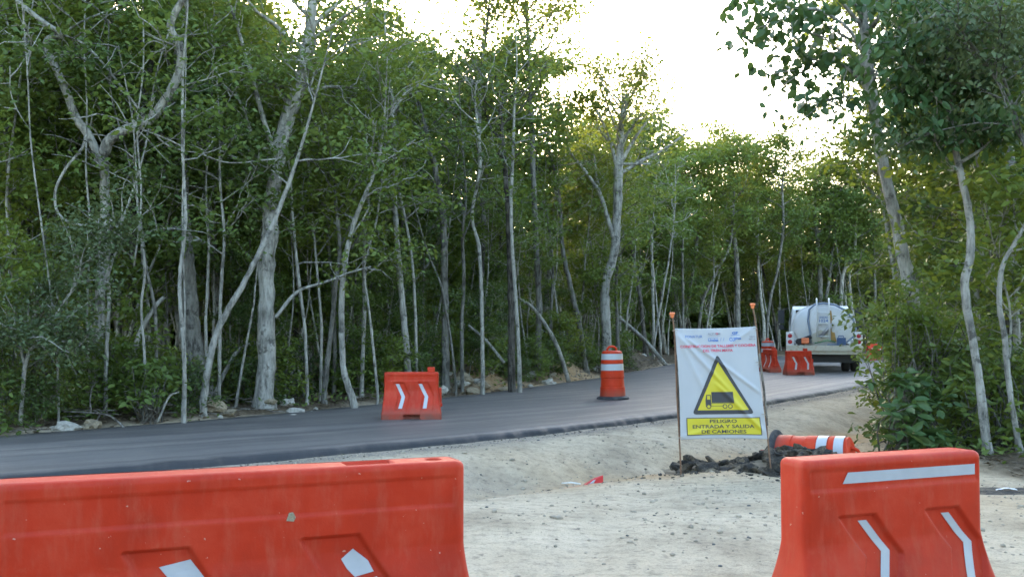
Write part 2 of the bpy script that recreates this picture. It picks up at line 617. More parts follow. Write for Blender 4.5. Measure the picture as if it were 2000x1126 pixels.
def blob(X, Y, cx, cy, rx, ry):
    return np.exp(-(((X - cx) / rx) ** 2 + ((Y - cy) / ry) ** 2))


def height(X, Y):
    X = np.asarray(X, float); Y = np.asarray(Y, float)
    sn = -sdist(X, Y, NEAR)              # >0 on the camera side of the road
    sf = sdist(X, Y, FAR)                # >0 in the wood on the far side
    sr = -sdist(X, Y, RIGHT)             # >0 in the wood on the right
    pad = -.15 * sm(7.5, 11.2, Y) + .035 * fbm(X, Y, .5, 3) + .05 * fbm(X, Y, 1.6, 4, 3) * sm(8, 11, Y) - .03 * np.exp(-((X - .35 - .25 * (Y - 6) + .3 * vnoise(X, Y, .3, 8)) / .16) ** 2) - .025 * np.exp(-((X - 1.65 - .25 * (Y - 6) + .3 * vnoise(X, Y, .3, 8)) / .16) ** 2)
    ditch = -.26 * np.exp(-((sn - 2.3 - .5 * vnoise(X, Y, .3, 5)) / .75) ** 2) * sm(4.5, 7, Y)
    cam_side = pad + ditch - .25 * blob(X, Y, 3.65, 12.75, 1.0, .75)
    shoulder = -.07 + .03 * vnoise(X, Y, 1.2, 2)
    k = sm(.35, 2.0, sn)
    cam_side = shoulder * (1 - k) + cam_side * k + .035 * fbm(X, Y, 1.8, 4, 9) * sm(.1, .8, sn) * (1 - sm(2.5, 4, sn))
    cam_side += .10 * sm(.3, 2.5, sr)
    wood = -.02 + .10 * sm(.2, 2.0, sf) + .25 * fbm(X, Y, .35, 4, 1) * sm(.3, 2, sf)
    # spoil heap pushed up against the far side of the road
    wood += .50 * blob(X, Y, 1.2, 29.6, 1.7, 1.9) * sm(.1, .9, sf) + .42 * blob(X, Y, -1.2, 25.4, 1.2, 1.6) * sm(.1, .9, sf) + .55 * blob(X, Y, 4.2, 38, 1.3, 3) * sm(.2, 1, sf)
    wood += (.16 * sm(.1, .5, sf) * (1 - sm(.9, 2.2, sf))) * (.6 + fbm(X, Y, .8, 3, 4))
    z = np.where(sf > 0, wood, np.where(sn > 0, cam_side, -.09))
    return z


def gz(x, y):
    return float(height(np.array([x]), np.array([y]))[0])


xs = np.concatenate([np.linspace(-1500, -60, 14), np.linspace(-55, -12, 36), np.linspace(-11.5, 12, 170), np.linspace(12.8, 40, 50), np.linspace(45, 1500, 16)])
ys = np.concatenate([np.linspace(-400, -12, 10), np.linspace(-10, 1, 16), np.linspace(1.3, 20, 150), np.linspace(20.3, 60, 150), np.linspace(62, 100, 26), np.linspace(110, 2200, 16)])
GX, GY = np.meshgrid(xs, ys)
GZ = height(GX, GY)
nxg, nyg = len(xs), len(ys)
idx = np.arange(nxg * nyg).reshape(nyg, nxg)
gF = np.stack([idx[:-1, :-1], idx[:-1, 1:], idx[1:, 1:], idx[1:, :-1]], -1).reshape(-1, 4)
gme = mesh_np('ground', np.stack([GX, GY, GZ], -1).reshape(-1, 3), gF)
sn, sf, sr = -sdist(GX, GY, NEAR), sdist(GX, GY, FAR), -sdist(GX, GY, RIGHT)
nz1 = fbm(GX, GY, .7, 4, 6)
tan = np.clip(1.5 * np.exp(-((sn - 2.6) / .7) ** 2) * sm(8.0, 9.5, GY) * sm(.2, 1.4, GX + .5) * (.75 + 1.6 * nz1), 0, 1)
tan = np.maximum(tan, np.clip(1.3 * blob(GX, GY, 2.2, 12.2, 1.9, .9) + .9 * blob(GX, GY, .5, 11.3, 1.3, .5) + .55 * blob(GX, GY, 6.0, 13.5, 2.2, 2.5) + .5 * blob(GX, GY, 5.5, 8, 2.0, 3), 0, 1) * (.8 + 1.2 * nz1))
tan = np.maximum(tan, np.clip(1.0 * blob(GX, GY, 1.6, 29, 2.2, 4.5) + .9 * blob(GX, GY, -.6, 24.6, 1.2, 2.5) + .7 * blob(GX, GY, 4.2, 38, 1.5, 4), 0, 1))
floor_ = np.maximum(sm(.0, .35, sf + .3 * nz1), sm(-.1, .7, sr + .8 * nz1)) * (1 - .8 * np.clip(blob(GX, GY, 1.6, 29, 2.0, 2.6) + .9 * blob(GX, GY, -.6, 24.6, .9, 1.8), 0, 1))
crumb = np.clip(.9 * np.exp(-((sn - .28) / .3) ** 2) + .7 * blob(GX, GY, 5.35, 9.8, .55, .28) + .55 * blob(GX, GY, 3.1, 10.6, .5, .18) + .4 * blob(GX, GY, -.35, 11.6, .7, .5), 0, 1)
red = np.clip(1.4 * blob(GX, GY, .37, 10.75, .36, .15), 0, 1)
col = np.stack([np.clip(tan, 0, 1), np.clip(floor_, 0, 1), crumb, np.ones_like(tan)], -1).reshape(-1, 4).astype(np.float32)
a = gme.color_attributes.new('soil', 'FLOAT_COLOR', 'POINT')
a.data.foreach_set('color', col.ravel())
a = gme.attributes.new('red', 'FLOAT', 'POINT')
a.data.foreach_set('value', red.astype(np.float32).ravel())
go = link('ground', gme, M['ground'], smooth=True)
tag(go, 'pale crushed limestone ground with tan earth patches', kind='structure')

# road: one sheet with a raw dropped edge towards the camera
NR = len(NEAR)
def resample(L, n):
    s = np.concatenate([[0], np.cumsum(np.hypot(*np.diff(L, axis=0).T))])
    t = np.linspace(0, s[-1], n)
    return np.stack([np.interp(t, s, L[:, 0]), np.interp(t, s, L[:, 1])], -1)
nR, nC = 1600, 14
A = resample(NEAR, nR)
# foot of each station on the far line: same station index, then straightened
B = np.stack([np.interp(np.linspace(0, NR - 1, nR), np.arange(NR), FAR[:, 0]), np.interp(np.linspace(0, NR - 1, nR), np.arange(NR), FAR[:, 1])], -1)
A = np.stack([np.interp(np.linspace(0, NR - 1, nR), np.arange(NR), NEAR[:, 0]), np.interp(np.linspace(0, NR - 1, nR), np.arange(NR), NEAR[:, 1])], -1)
dirn = np.gradient(A, axis=0); dirn /= np.linalg.norm(dirn, axis=1)[:, None]
outw = np.stack([dirn[:, 1], -dirn[:, 0]], -1)
wig = .10 * fbm(A[:, 0], A[:, 1], 1.2, 4, 2) + .025 * fbm(A[:, 0], A[:, 1], 6, 3, 5)
A = A + outw * wig[:, None]
dF = np.gradient(B, axis=0); dF /= np.linalg.norm(dF, axis=1)[:, None]
B = B + np.stack([-dF[:, 1], dF[:, 0]], -1) * (.10 * fbm(B[:, 0], B[:, 1], 1.1, 4, 7))[:, None]
t = np.linspace(0, 1, nC)
P = A[:, None, :] * (1 - t)[None, :, None] + B[:, None, :] * t[None, :, None]
Z = .02 * np.sin(t * math.pi)[None, :] + .012 * fbm(P[..., 0], P[..., 1], .35, 2, 8)
top = np.concatenate([P, Z[..., None]], -1)
sk0 = np.concatenate([A + outw * .03, np.full((nR, 1), -.035)], -1)
sk1 = np.concatenate([A + outw * (.10 + .05 * fbm(A[:, 0], A[:, 1], 3, 3, 3))[:, None], np.full((nR, 1), -.14)], -1)
skf = np.concatenate([B + np.stack([-dF[:, 1], dF[:, 0]], -1) * .05, np.full((nR, 1), -.12)], -1)
V = np.concatenate([sk1[:, None], sk0[:, None], top, skf[:, None]], 1)
nw = V.shape[1]
idx = np.arange(nR * nw).reshape(nR, nw)
rF = np.stack([idx[:-1, :-1], idx[1:, :-1], idx[1:, 1:], idx[:-1, 1:]], -1).reshape(-1, 4)
rme = mesh_np('road', V.reshape(-1, 3), rF[:, ::-1])
cen = np.concatenate([[0], np.cumsum(np.hypot(*np.diff((A + B) / 2, axis=0).T))])
wid = np.linalg.norm(B - A, axis=1)
UV = np.stack([np.repeat(cen[:, None], nw, 1), np.concatenate([np.full((nR, 1), -.1), np.full((nR, 1), -.03), t[None] * wid[:, None], wid[:, None]], 1)], -1).reshape(-1, 2)
ul = rme.uv_layers.new(name='along')
li = np.zeros(len(rme.loops), np.int32)
rme.loops.foreach_get('vertex_index', li)
ul.data.foreach_set('uv', UV[li].astype(np.float32).ravel())
tag(link('road', rme, M['asphalt'], smooth=True), 'freshly laid dark asphalt road curving off to the truck', kind='structure')


# ------------------------------------------------------------------ stones
def stone_mesh(name, seed, sub=2, rough=.35, flat=.7):
    bm = bmesh.new()
    bmesh.ops.create_icosphere(bm, subdivisions=sub, radius=1)
    for v in bm.verts:
        p = v.co
        n = mnoise.noise(p * 1.3 + Vector((seed * 7.1, 0, 0))) * rough + mnoise.noise(p * 3.1 + Vector((0, seed * 3.3, 0))) * rough * .45
        v.co = p * (1 + n)
        v.co.z *= flat
    me = bpy.data.meshes.new(name)
    bm.to_mesh(me)
    bm.free()
    return me


STONES = [stone_mesh('stone', k, 2, .55, .65 + .1 * (k % 3)) for k in range(6)]
for k, me in enumerate(STONES):
    me.materials.append(M['rock'])
STONES_TAN = []
for me in STONES[:4]:
    m2 = me.copy(); m2.materials.clear(); m2.materials.append(M['rock_tan']); STONES_TAN.append(m2)


def rock(px, py, d, size, label, group=None, tanned=False, sink=.25):
    p = at(px, py, d)
    me = random.choice(STONES_TAN if tanned else STONES)
    o = bpy.data.objects.new('rock', me)
    C.objects.link(o)
    o.scale = (size * random.uniform(.8, 1.3), size * random.uniform(.7, 1.1), size * random.uniform(.6, .95))
    o.rotation_euler = (random.uniform(-.3, .3), random.uniform(-.3, .3), random.uniform(0, 6.28))
    o.location = (p.x, p.y, gz(p.x, p.y) + size * .35)
    tag(o, label, 'rock', group)
    return o


def pix_depth(px, py, z=0.0):
    """forward distance where the ray through (px, py) meets level z"""
    q = at(px, py, 10.0)
    return 10.0 * (CAMZ - z) / (CAMZ - q.z)


# ------------------------------------------------------------------ water-filled plastic barriers
def barrier(name, L, H, tt, tb, nx, nz, chev, band, flare, base_z, slot=True, seed=0, holes=False):
    """returns (mesh, surface(u, z)) ; u in -1..1 along the front, front faces -y, foot at z=0"""
    def prof(z):
        k = z / H
        q = max(0.0, 1 - max(0, k - base_z) / (.62 - base_z)) if k < .62 else 0.0
        q = 1.0 if k < base_z else q
        return q
    def ht(z): return tt / 2 + (tb - tt) / 2 * prof(z) ** 1.25
    def hl(z): return L / 2 * (1 + flare * prof(z) ** 1.5)
    def sst(a, b, x):
        t = min(1, max(0, (x - a) / (b - a)))
        return t * t * (3 - 2 * t)
    def inside(d): return sst(-.006, .006, d)
    def dep(u, z):
        x = u * L / 2
        r = 0.0
        if band:
            z0, z1, xe = band
            d = min(z - z0, z1 - z, xe - abs(x))
            r = max(r, .007 * inside(d))
        for (x0, w, za, zb, zc, lean1, lean2) in chev:
            if za >= z >= zc:
                off = lean1 * (za - z) if z > zb else lean1 * (za - zb) - lean2 * (zb - z)
                d = min(x - x0 - off, x0 + w + off - x - 0 * off, za - z) if False else min(x - (x0 + off), (x0 + off + w) - x, za - z)
                r = max(r, .020 * inside(d))
        if slot and z < H * .105 and abs(x) < L * .13:
            r = max(r, .10)
        return r
    def wob(u, z): return .004 * mnoise.noise(Vector((u * 2.2 + seed, z * 3.0, seed * 1.7)))
    def surf(u, z, off=0.0):
        return Vector((u * hl(z), -ht(z) + dep(u, z) + wob(u, z) - off, z))
    ny = 6
    bev = .028
    zs = [(H - bev) * k / nz for k in range(nz + 1)]
    rings = []
    rc = .035
    def ring(z, ins):
        a, b = hl(min(z, H)) - ins, ht(min(z, H)) - ins
        r = min(rc, b * .6)
        pts = []
        for i in range(nx + 1):
            u = -1 + 2 * i / nx
            x = u * (a - r)
            uu = x / hl(min(z, H))
            dd = dep(uu, z) + wob(uu, z) if ins == 0 else wob(uu, z)
            pts.append((x, -b + dd, z))
        for i in range(1, ny):
            th = -math.pi / 2 + math.pi / 2 * i / ny
            pts.append((a - r + r * math.cos(th), -b + r + r * math.sin(th), z))
        for j in range(5):
            pts.append((a, (-b + r) + 2 * (b - r) * j / 4, z))
        for i in range(1, ny):
            th = math.pi / 2 * i / ny
            pts.append((a - r + r * math.cos(th), b - r + r * math.sin(th), z))
        for i in range(nx + 1):
            u = 1 - 2 * i / nx
            x = u * (a - r)
            uu = x / hl(min(z, H))
            dd = dep(-uu, z) if ins == 0 else 0
            pts.append((x, b - dd, z))
        for i in range(1, ny):
            th = math.pi / 2 + math.pi / 2 * i / ny
            pts.append((-a + r + r * math.cos(th), b - r + r * math.sin(th), z))
        for j in range(5):
            pts.append((-a, (b - r) - 2 * (b - r) * j / 4, z))
        for i in range(1, ny):
            th = math.pi + math.pi / 2 * i / ny
            pts.append((-a + r + r * math.cos(th), -b + r + r * math.sin(th), z))
        return pts
    for z in zs: rings.append(ring(z, 0))
    for k in range(1, 5):
        th = math.pi / 2 * k / 4
        rings.append(ring(H - bev + bev * math.sin(th), bev * (1 - math.cos(th)) * .9 + .0001))
    n = len(rings[0])
    mb = MB()
    vs = [p for r_ in rings for p in r_]
    fs = []
    for i in range(len(rings) - 1):
        for k in range(n):
            k2 = (k + 1) % n
            fs.append((i * n + k, i * n + k2, (i + 1) * n + k2, (i + 1) * n + k))
    mb.add(vs, fs)
    # top cap, with the moulded sockets sunk into it
    a, b = hl(H) - bev * .9 + .002, ht(H) - bev * .9 + .002
    def top(u, v):
        x, y = -a + 2 * a * u, -b + 2 * b * v
        z = H - .0005 + .003 * mnoise.noise(Vector((x * 3, y * 3, seed)))
        if holes:
            d = min(x - holes[0], holes[1] - x, y + b * .62, b * .62 - y)
            z -= .07 * sst(-.004, .004, d)
            d2 = holes[3] - math.hypot(x - holes[2], y)
            z -= .05 * sst(-.004, .004, d2)
        e = min(u, 1 - u, v, 1 - v)
        if e < .001: z = H - .002
        return (x, y, z)
    mb.grid(top, max(20, nx), 16)
    mb.add([rings[0][k] for k in range(n)], [tuple(range(n - 1, -1, -1))])
    return mb, surf


def strip(surf, pts, off=.003, n=5):
    """tape laid on the barrier face: quads between pairs ((u0,z0),(u1,z1))"""
    mb = MB()
    vs, fs = [], []
    rows = []
    for (p, q), (p2, q2) in zip(pts[:-1], pts[1:]):
        for k in range(n):
            t = k / n
            rows.append((((p[0] + (p2[0] - p[0]) * t), (p[1] + (p2[1] - p[1]) * t)), ((q[0] + (q2[0] - q[0]) * t), (q[1] + (q2[1] - q[1]) * t))))
    rows.append(pts[-1])
    for p, q in rows:
        for k in range(4):
            t = k / 3
            vs.append(surf(p[0] + (q[0] - p[0]) * t, p[1] + (q[1] - p[1]) * t, off))
    for i in range(len(rows) - 1):
        for k in range(3):
            fs.append((i * 4 + k, (i + 1) * 4 + k, (i + 1) * 4 + k + 1, i * 4 + k + 1))
    mb.add(vs, fs)
    return mb


def along(a, b):
    d = (b - a)
    return math.atan2(d.y, d.x)


# left barrier, the long one at the camera
la, lb = at(-40, 941, 3.71), at(893, 892, 4.40)
Lb = (lb - la).to_2d().length
Hb = .90
lx = Lb / 2
chv = [(-lx + .45, .24, .625, .36, .10, .62, .60), (-lx + 1.115, .24, .625, .36, .10, .62, .60)]
mb, surf = barrier('b', Lb, Hb, .20, .46, 220, 110, chv, (.715, .835, lx - .05), .08, .13, seed=3, holes=(lx - .50, lx - .30, lx - .115, .033))
root = empty('plastic_barrier', ((la.x + lb.x) / 2, (la.y + lb.y) / 2 + .08, la.z - Hb + .003), along(la, lb))
root.location.z = gz(root.location.x, root.location.y) - .01
tag(root, 'long worn orange plastic barrier with torn white tape, nearest the camera', 'barrier', 'orange plastic barriers')
mb.build('body', M['orange'], root, smooth=True)
u = lambda x: x / lx
strip(surf, [((u(-lx + 0.585), .555), (u(-lx + 0.700), .575)), ((u(-lx + 0.710), .40), (u(-lx + 0.825), .405))]).build('reflective_tape', M['tape'], root)
strip(surf, [((u(-lx + 1.285), .528), (u(-lx + 1.335), .565)), ((u(-lx + 1.305), .49), (u(-lx + 1.395), .515)), ((u(-lx + 1.335), .455), (u(-lx + 1.415), .470))]).build('reflective_tape', M['tape'], root)
strip(surf, [((u(-lx + 1.365), .435), (u(-lx + 1.425), .45)), ((u(-lx + 1.390), .36), (u(-lx + 1.470), .36))]).build('reflective_tape', M['tape'], root)
mbx = MB()
mbx.add([surf(u(-lx + 1.060 + dx), .70 + dz, .004) for dx, dz in ((0, 0), (.03, -.004), (.038, .012), (.028, .032), (.012, .03), (.006, .014))], [tuple(range(6))])
mbx.build('mud_splash', M['rock_tan'], root)

# right barrier
la, lb = at(1543, 892, 4.40), at(1893, 872, 4.80)
Lb = (lb - la).to_2d().length
Hb = .95
lx = Lb / 2
chv = [(-lx + .18, .20, .70, .52, .22, .80, .35), (-lx + .67, .20, .70, .52, .22, .80, .35)]
mb, surf = barrier('b', Lb, Hb, .19, .50, 150, 110, chv, (.815, .905, lx - .03), .17, .12, seed=8)
root = empty('plastic_barrier', ((la.x + lb.x) / 2 + .03, (la.y + lb.y) / 2 + .10, 0), along(la, lb))
root.location.z = gz(root.location.x, root.location.y) - .085
tag(root, 'orange plastic barrier with a long white strip above two white arrow stripes', 'barrier', 'orange plastic barriers')
mb.build('body', M['orange'], root, smooth=True)
u = lambda x: x / lx
strip(surf, [((u(-lx + .205), .842), (u(-lx + .235), .890)), ((u(lx - .045), .842), (u(lx - .045), .890))], n=30).build('reflective_tape', M['tape'], root)
for x0 in (-lx + .335, -lx + .82):
    w = .047
    strip(surf, [((u(x0 - .04), .675), (u(x0 - .04 + w), .675)), ((u(x0 + .080), .535), (u(x0 + .080 + w * 1.05), .535)), ((u(x0 + .04), .375), (u(x0 + .04 + w), .375))], n=8).build('reflective_tape', M['tape'], root)


def small_barrier(root, L=.86, H=.74, cap_side=1, nx=72, nz=44, step=True):
    lx = L / 2
    chv = [(-lx + .14, .17, .58, .37, .14, .42, .20), (-lx + .52, .17, .58, .37, .14, .42, .20)]
    mb, surf = barrier('b', L, H, .17, .42, nx, nz, chv, (H - .13, H - .05, lx - .05), .10, .13, seed=5)
    mb.build('body', M['orange'], root, smooth=True)
    u = lambda x: x / lx
    for x0 in (-lx + .24, -lx + .60):
        w = .055
        strip(surf, [((u(x0 - .06), .555), (u(x0 - .06 + w), .555)), ((u(x0 + .035), .355), (u(x0 + .035 + w), .355)), ((u(x0 - .005), .175), (u(x0 - .005 + w), .175))]).build('reflective_tape', M['tape'], root)
    m2 = MB()
    m2.box((cap_side * (lx - .12), 0, H + .035), (.115, .115, .085))
    m2.build('filler_cap', M['orange'], root, bevel=.012)
    m3 = MB()
    m3.box((lx * 1.02, 0, H * .30), (.10, .16, .06))
    m3.box((lx * 1.04, 0, H * .46), (.06, .10, .30))
    m3.build('coupling_lug', M['orange'], root, bevel=.012)


def place_small(px, py, yaw, label, d=None, z=0.0, **kw):
    d = d or pix_depth(px, py, z)
    p = at(px, py, d)
    r = empty('plastic_barrier', (p.x, p.y + .12, z + .012), yaw)
    tag(r, label, 'barrier', 'orange plastic barriers')
    small_barrier(r, **kw)
    return r


place_small(802, 820, R(6), 'orange plastic barrier with two white arrows alone on the open road')
place_small(1562, 733, R(4), 'orange plastic barrier standing under the rear of the tanker truck', L=.80, cap_side=.75, nx=40, nz=30)
place_small(1506, 727, R(-80), 'orange barrier turned end-on in front of the distant barrel', L=.80, nx=40, nz=30)
place_small(1712, 704, R(8), 'faded red barrier far off beside the yellow-green bush', L=.80, nx=40, nz=30)


# ------------------------------------------------------------------ traffic barrels
def barrel(root):
    H = .98
    rr = lambda z: .262 - .05 * z / H
    prof = [(.29, .0), (.275, .05), (rr(.06), .06)]
    steps = [.06, .25, .255, .43, .44, .57, .58, .72, .73, .86, .87, .93]
    for k, z in enumerate(steps):
        prof.append((rr(z) - (.010 if (k // 2) % 2 else 0), z))
    prof += [(.205, .955), (.17, .975), (.10, .982), (.0, .984)]
    mb = MB(); mb.lathe(prof[2:], 40, cap=False)
    mb.build('body', M['orange_deep'], root, smooth='auto')
    for z0, z1 in ((.585, .715), (.80, .92)):
        m = MB()
        m.lathe([(rr(z0) + .001, z0), (rr(z1) + .001, z1)], 40, cap=False)
        m.build('reflective_band', M['tape'], root, smooth=True)
    m = MB()
    m.lathe([(.0, .0), (.325, .0), (.33, .015), (.325, .04), (.285, .055), (.262, .065), (.0, .066)], 40, cap=False)
    m.build('rubber_base', M['rubber'], root, smooth=True)
    m = MB()
    pts = [(-.095, 0, .965), (-.085, 0, 1.02), (-.05, 0, 1.055), (0, 0, 1.065), (.05, 0, 1.055), (.085, 0, 1.02), (.095, 0, .965)]
    m.tube(pts, .022, 8)
    m.build('handle', M['orange_deep'], root, smooth=True)
    m = MB()
    m.lathe([(0, .0), (.010, .0), (.010, .012), (0, .012)], 8, Matrix.Translation((.03, -.03, 1.07)))
    return root


d = pix_depth(1197, 779, 0.01)
p = at(1197, 779, d)
br = empty('traffic_barrel', (p.x, p.y, .012))
br.rotation_euler = (0, R(-1.0), 0)
tag(br, 'upright orange traffic barrel with two white bands on the open road', 'traffic barrel', 'orange traffic barrels')
barrel(br)
p = at(1500, 722, 36)
b2 = copy_tree(br); b2.location = (p.x, 36, .012); b2.rotation_euler = (0, 0, .6)
tag(b2, 'distant orange traffic barrel standing behind an end-on barrier left of truck')
# the one lying behind the asphalt heap
p = at(1655, 872, 13.6)
b3 = copy_tree(br)
zg = gz(p.x - .4, 13.9)
b3.rotation_euler = (Matrix.Rotation(R(-33), 3, 'Z') @ Matrix.Rotation(R(85), 3, 'Y') @ Matrix.Rotation(R(40), 3, 'Z')).to_euler()
b3.location = (3.24, 12.62, gz(3.6, 12.4) + .215)
b3.scale = (.94, .94, .94)
tag(b3, 'orange traffic barrel lying on its side behind the black asphalt heap')
# slab of broken barrier beside it
m = MB()
m.box((0, 0, .12), (.22, .16, .24))
m.box((.03, 0, .26), (.13, .12, .06))
q = at(1487, 872, 12.4)
o = m.build('barrier_fragment', M['orange'], None, bevel=.03)
o.location = (q.x, q.y, gz(q.x, q.y) - .02); o.rotation_euler = (0, .1, .4)
tag(o, 'broken red barrier piece at the foot of the banner', 'plastic fragment')

# ------------------------------------------------------------------ warning banner on two rebar posts
BD = 11.15
TL, TR, BL, BR_ = at(1318, 641, BD - .02), at(1476, 637, BD + .05), at(1329, 858, BD - .02), at(1499, 857, BD + .02)


def crease(u_, v_, p0, p1, wd, amp):
    d0 = np.array([p1[0] - p0[0], (p1[1] - p0[1]) * 1.35])
    q0 = np.array([u_ - p0[0], (v_ - p0[1]) * 1.35])
    L2 = d0 @ d0
    t_ = (q0 @ d0) / L2
    s_ = (d0[0] * q0[1] - d0[1] * q0[0]) / math.sqrt(L2)
    fade = max(0, min(1, (t_ + .05) * 6)) * max(0, min(1, (1.05 - t_) * 6))
    return amp * math.exp(-(s_ / wd) ** 2) * fade


def bsurf(u_, v_, off=0.0):
    """u across 0..1, v up 0..1"""
    sag = -.010 * math.sin(u_ * math.pi) * v_ ** 8 + .012 * math.sin(u_ * math.pi) * (1 - v_) ** 8
    pinch = .014 * math.sin(v_ * math.pi) * ((1 - u_) ** 6 - u_ ** 6)
    p_ = TL * ((1 - u_) * v_) + TR * (u_ * v_) + BL * ((1 - u_) * (1 - v_)) + BR_ * (u_ * (1 - v_))
    w_ = -.018 * math.sin(u_ * math.pi) * math.sin(v_ * math.pi)
    w_ += crease(u_, v_, (.02, .95), (.62, .42), .028, -.020) + crease(u_, v_, (.1, .93), (1.0, .40), .022, -.018)
    w_ += crease(u_, v_, (.45, .50), (.98, .06), .030, -.022) + crease(u_, v_, (.02, .95), (.30, .45), .03, -.010)
    w_ += crease(u_, v_, (.95, .98), (.55, .80), .03, -.009) + crease(u_, v_, (.0, .02), (.5, .12), .03, -.008)
    w_ += .005 * mnoise.noise(Vector((u_ * 5, v_ * 6, 2)))
    return p_ + Vector((pinch, w_ - off, sag))


banner = empty('warning_banner', ((BL.x + BR_.x) / 2, BD, BL.z))
tag(banner, 'white vinyl warning banner with a yellow truck triangle and Spanish text', 'banner')
bo = banner.location.copy()
m = MB()
m.grid(lambda a_, b_: bsurf(a_, b_) - bo, 90, 120)
o = m.build('cloth', M['vinyl'], banner, smooth=True)
sol = o.modifiers.new('thick', 'SOLIDIFY'); sol.thickness = .0012; sol.offset = -1


def printed(name, polys, material, off):
    """flat print: polygons in banner coordinates cut to a grid and laid on the cloth"""
    bm = bmesh.new()
    for poly in polys:
        vs = [bm.verts.new((p_[0], p_[1], 0)) for p_ in poly]
        try: bm.faces.new(vs)
        except ValueError: pass
    lay(bm, name, material, off)


def lay(bm, name, material, off):
    xs_ = [v.co.x for v in bm.verts]; ys_ = [v.co.y for v in bm.verts]
    for k in range(1, 90):
        x_ = k / 90
        if min(xs_) < x_ < max(xs_):
            bmesh.ops.bisect_plane(bm, geom=bm.verts[:] + bm.edges[:] + bm.faces[:], plane_co=(x_, 0, 0), plane_no=(1, 0, 0))
    for k in range(1, 120):
        y_ = k / 120
        if min(ys_) < y_ < max(ys_):
            bmesh.ops.bisect_plane(bm, geom=bm.verts[:] + bm.edges[:] + bm.faces[:], plane_co=(0, y_, 0), plane_no=(0, 1, 0))
    bmesh.ops.triangulate(bm, faces=bm.faces[:])
    for v in bm.verts:
        v.co = bsurf(v.co.x, v.co.y, off + .0015) - bo
    me = bpy.data.meshes.new(name)
    bm.to_mesh(me); bm.free()
    return link(name, me, material, banner)


def text_bm(body, cx, cy, w, h, bold=.0, fit=True):
    """text filling the box w x h about (cx, cy), banner coordinates"""
    cu = bpy.data.curves.new('t', 'FONT')
    cu.body = body; cu.size = 1.0; cu.offset = bold; cu.resolution_u = 3
    ob = bpy.data.objects.new('t', cu); C.objects.link(ob)
    dg = bpy.context.evaluated_depsgraph_get()
    me = bpy.data.meshes.new_from_object(ob.evaluated_get(dg))
    bpy.data.objects.remove(ob); bpy.data.curves.remove(cu)
    bm = bmesh.new(); bm.from_mesh(me); bpy.data.meshes.remove(me)
    X_ = [v.co.x for v in bm.verts]; Y_ = [v.co.y for v in bm.verts]
    x0, x1, y0, y1 = min(X_), max(X_), min(Y_), max(Y_)
    for v in bm.verts:
        v.co = Vector((cx - w / 2 + (v.co.x - x0) / (x1 - x0) * w, cy - h / 2 + (v.co.y - y0) / (y1 - y0) * h, 0))
    return bm


def text(body, cx, cy, w, h, material, bold=.02, off=.0035):
    lay(text_bm(body, cx, cy, w, h, bold), 'lettering', material, off)


def roundpoly(P_, r, n=6, asp=1.35):
    """round the corners of polygon P_ (banner coords; asp = height/width)"""
    out = []
    N = len(P_)
    for i in range(N):
        a_, b_, c_ = [Vector((q_[0], q_[1] * asp)) for q_ in (P_[i - 1], P_[i], P_[(i + 1) % N])]
        d1, d2 = (a_ - b_).normalized(), (c_ - b_).normalized()
        s_, e_ = b_ + d1 * r, b_ + d2 * r
        for k in range(n + 1):
            t_ = k / n
            q_ = s_ * (1 - t_) ** 2 + b_ * 2 * t_ * (1 - t_) + e_ * t_ ** 2
            out.append((q_.x, q_.y / asp))
    return out


printed('warning_triangle_border', [roundpoly([(.49, .765), (.145, .225), (.885, .225)], .055)], M['black_print'], .0020)
printed('warning_triangle', [[(.492, .690), (.212, .262), (.820, .262)]], M['yellow_print'], .0030)
# lorry pictogram
def circ(cx, cy, r, n=22, asp=1.35): return [(cx + r * math.cos(2 * math.pi * k / n), cy + r * math.sin(2 * math.pi * k / n) / asp) for k in range(n)]
printed('lorry_pictogram', [[(.385, .328), (.645, .328), (.645, .425), (.385, .425)], [(.312, .292), (.322, .292), (.322, .352), (.372, .352), (.372, .292), (.378, .292), (.378, .322), (.645, .322), (.645, .326), (.378, .326), (.378, .400), (.325, .400), (.312, .352)],
                           [(.322, .310), (.372, .310), (.372, .352), (.322, .352)], [(.37, .297), (.54, .297), (.54, .301), (.37, .301)]], M['black_print'], .0040)
printed('lorry_pictogram', [[(.332, .358), (.368, .358), (.368, .392), (.334, .392)]], M['yellow_print'], .0050)
for cx in (.347, .537, .60):
    printed('lorry_pictogram', [circ(cx, .295, .028)], M['black_print'], .0050)
    printed('lorry_pictogram', [circ(cx, .295, .018)], M['yellow_print'], .0060)
printed('text_panel', [[(.075, .035), (.945, .035), (.945, .195), (.075, .195)]], M['black_print'], .0020)
printed('text_panel', [[(.085, .042), (.935, .042), (.935, .188), (.085, .188)]], M['yellow_print'], .0030)
text('PELIGRO', .505, .162, .315, .033, M['black_print'], .022, .0042)
text('ENTRADA Y SALIDA', .505, .114, .72, .033, M['black_print'], .022, .0042)
text('DE CAMIONES', .505, .066, .52, .033, M['black_print'], .022, .0042)
text('CONSTRUCCION DE TALLERES Y COCHERA', .515, .835, .935, .024, M['red_print'], .022, .0025)
text('DEL TREN MAYA', .505, .795, .365, .024, M['red_print'], .022, .0025)
text('FONATUR', .225, .925, .21, .024, M['blue_print'], .004, .0025)
text('ALSTOM', .475, .949, .155, .018, M['grey_print'], .01, .0025)
text('O', .512, .949, .030, .018, M['red_print'], .02, .0033)
printed('logo_bar', [[(.40, .930), (.55, .930), (.55, .933), (.40, .933)]], M['grey_print'], .0022)
text('GF', .735, .950, .075, .024, M['blue_print'], .04, .0025)
printed('logo_bar', [[(.68, .929), (.79, .929), (.79, .932), (.68, .932)]], M['blue_print'], .0022)
printed('logo_bar', [[(.40, .908), (.525, .908), (.525, .911), (.40, .911)]], M['blue_print'], .0022)
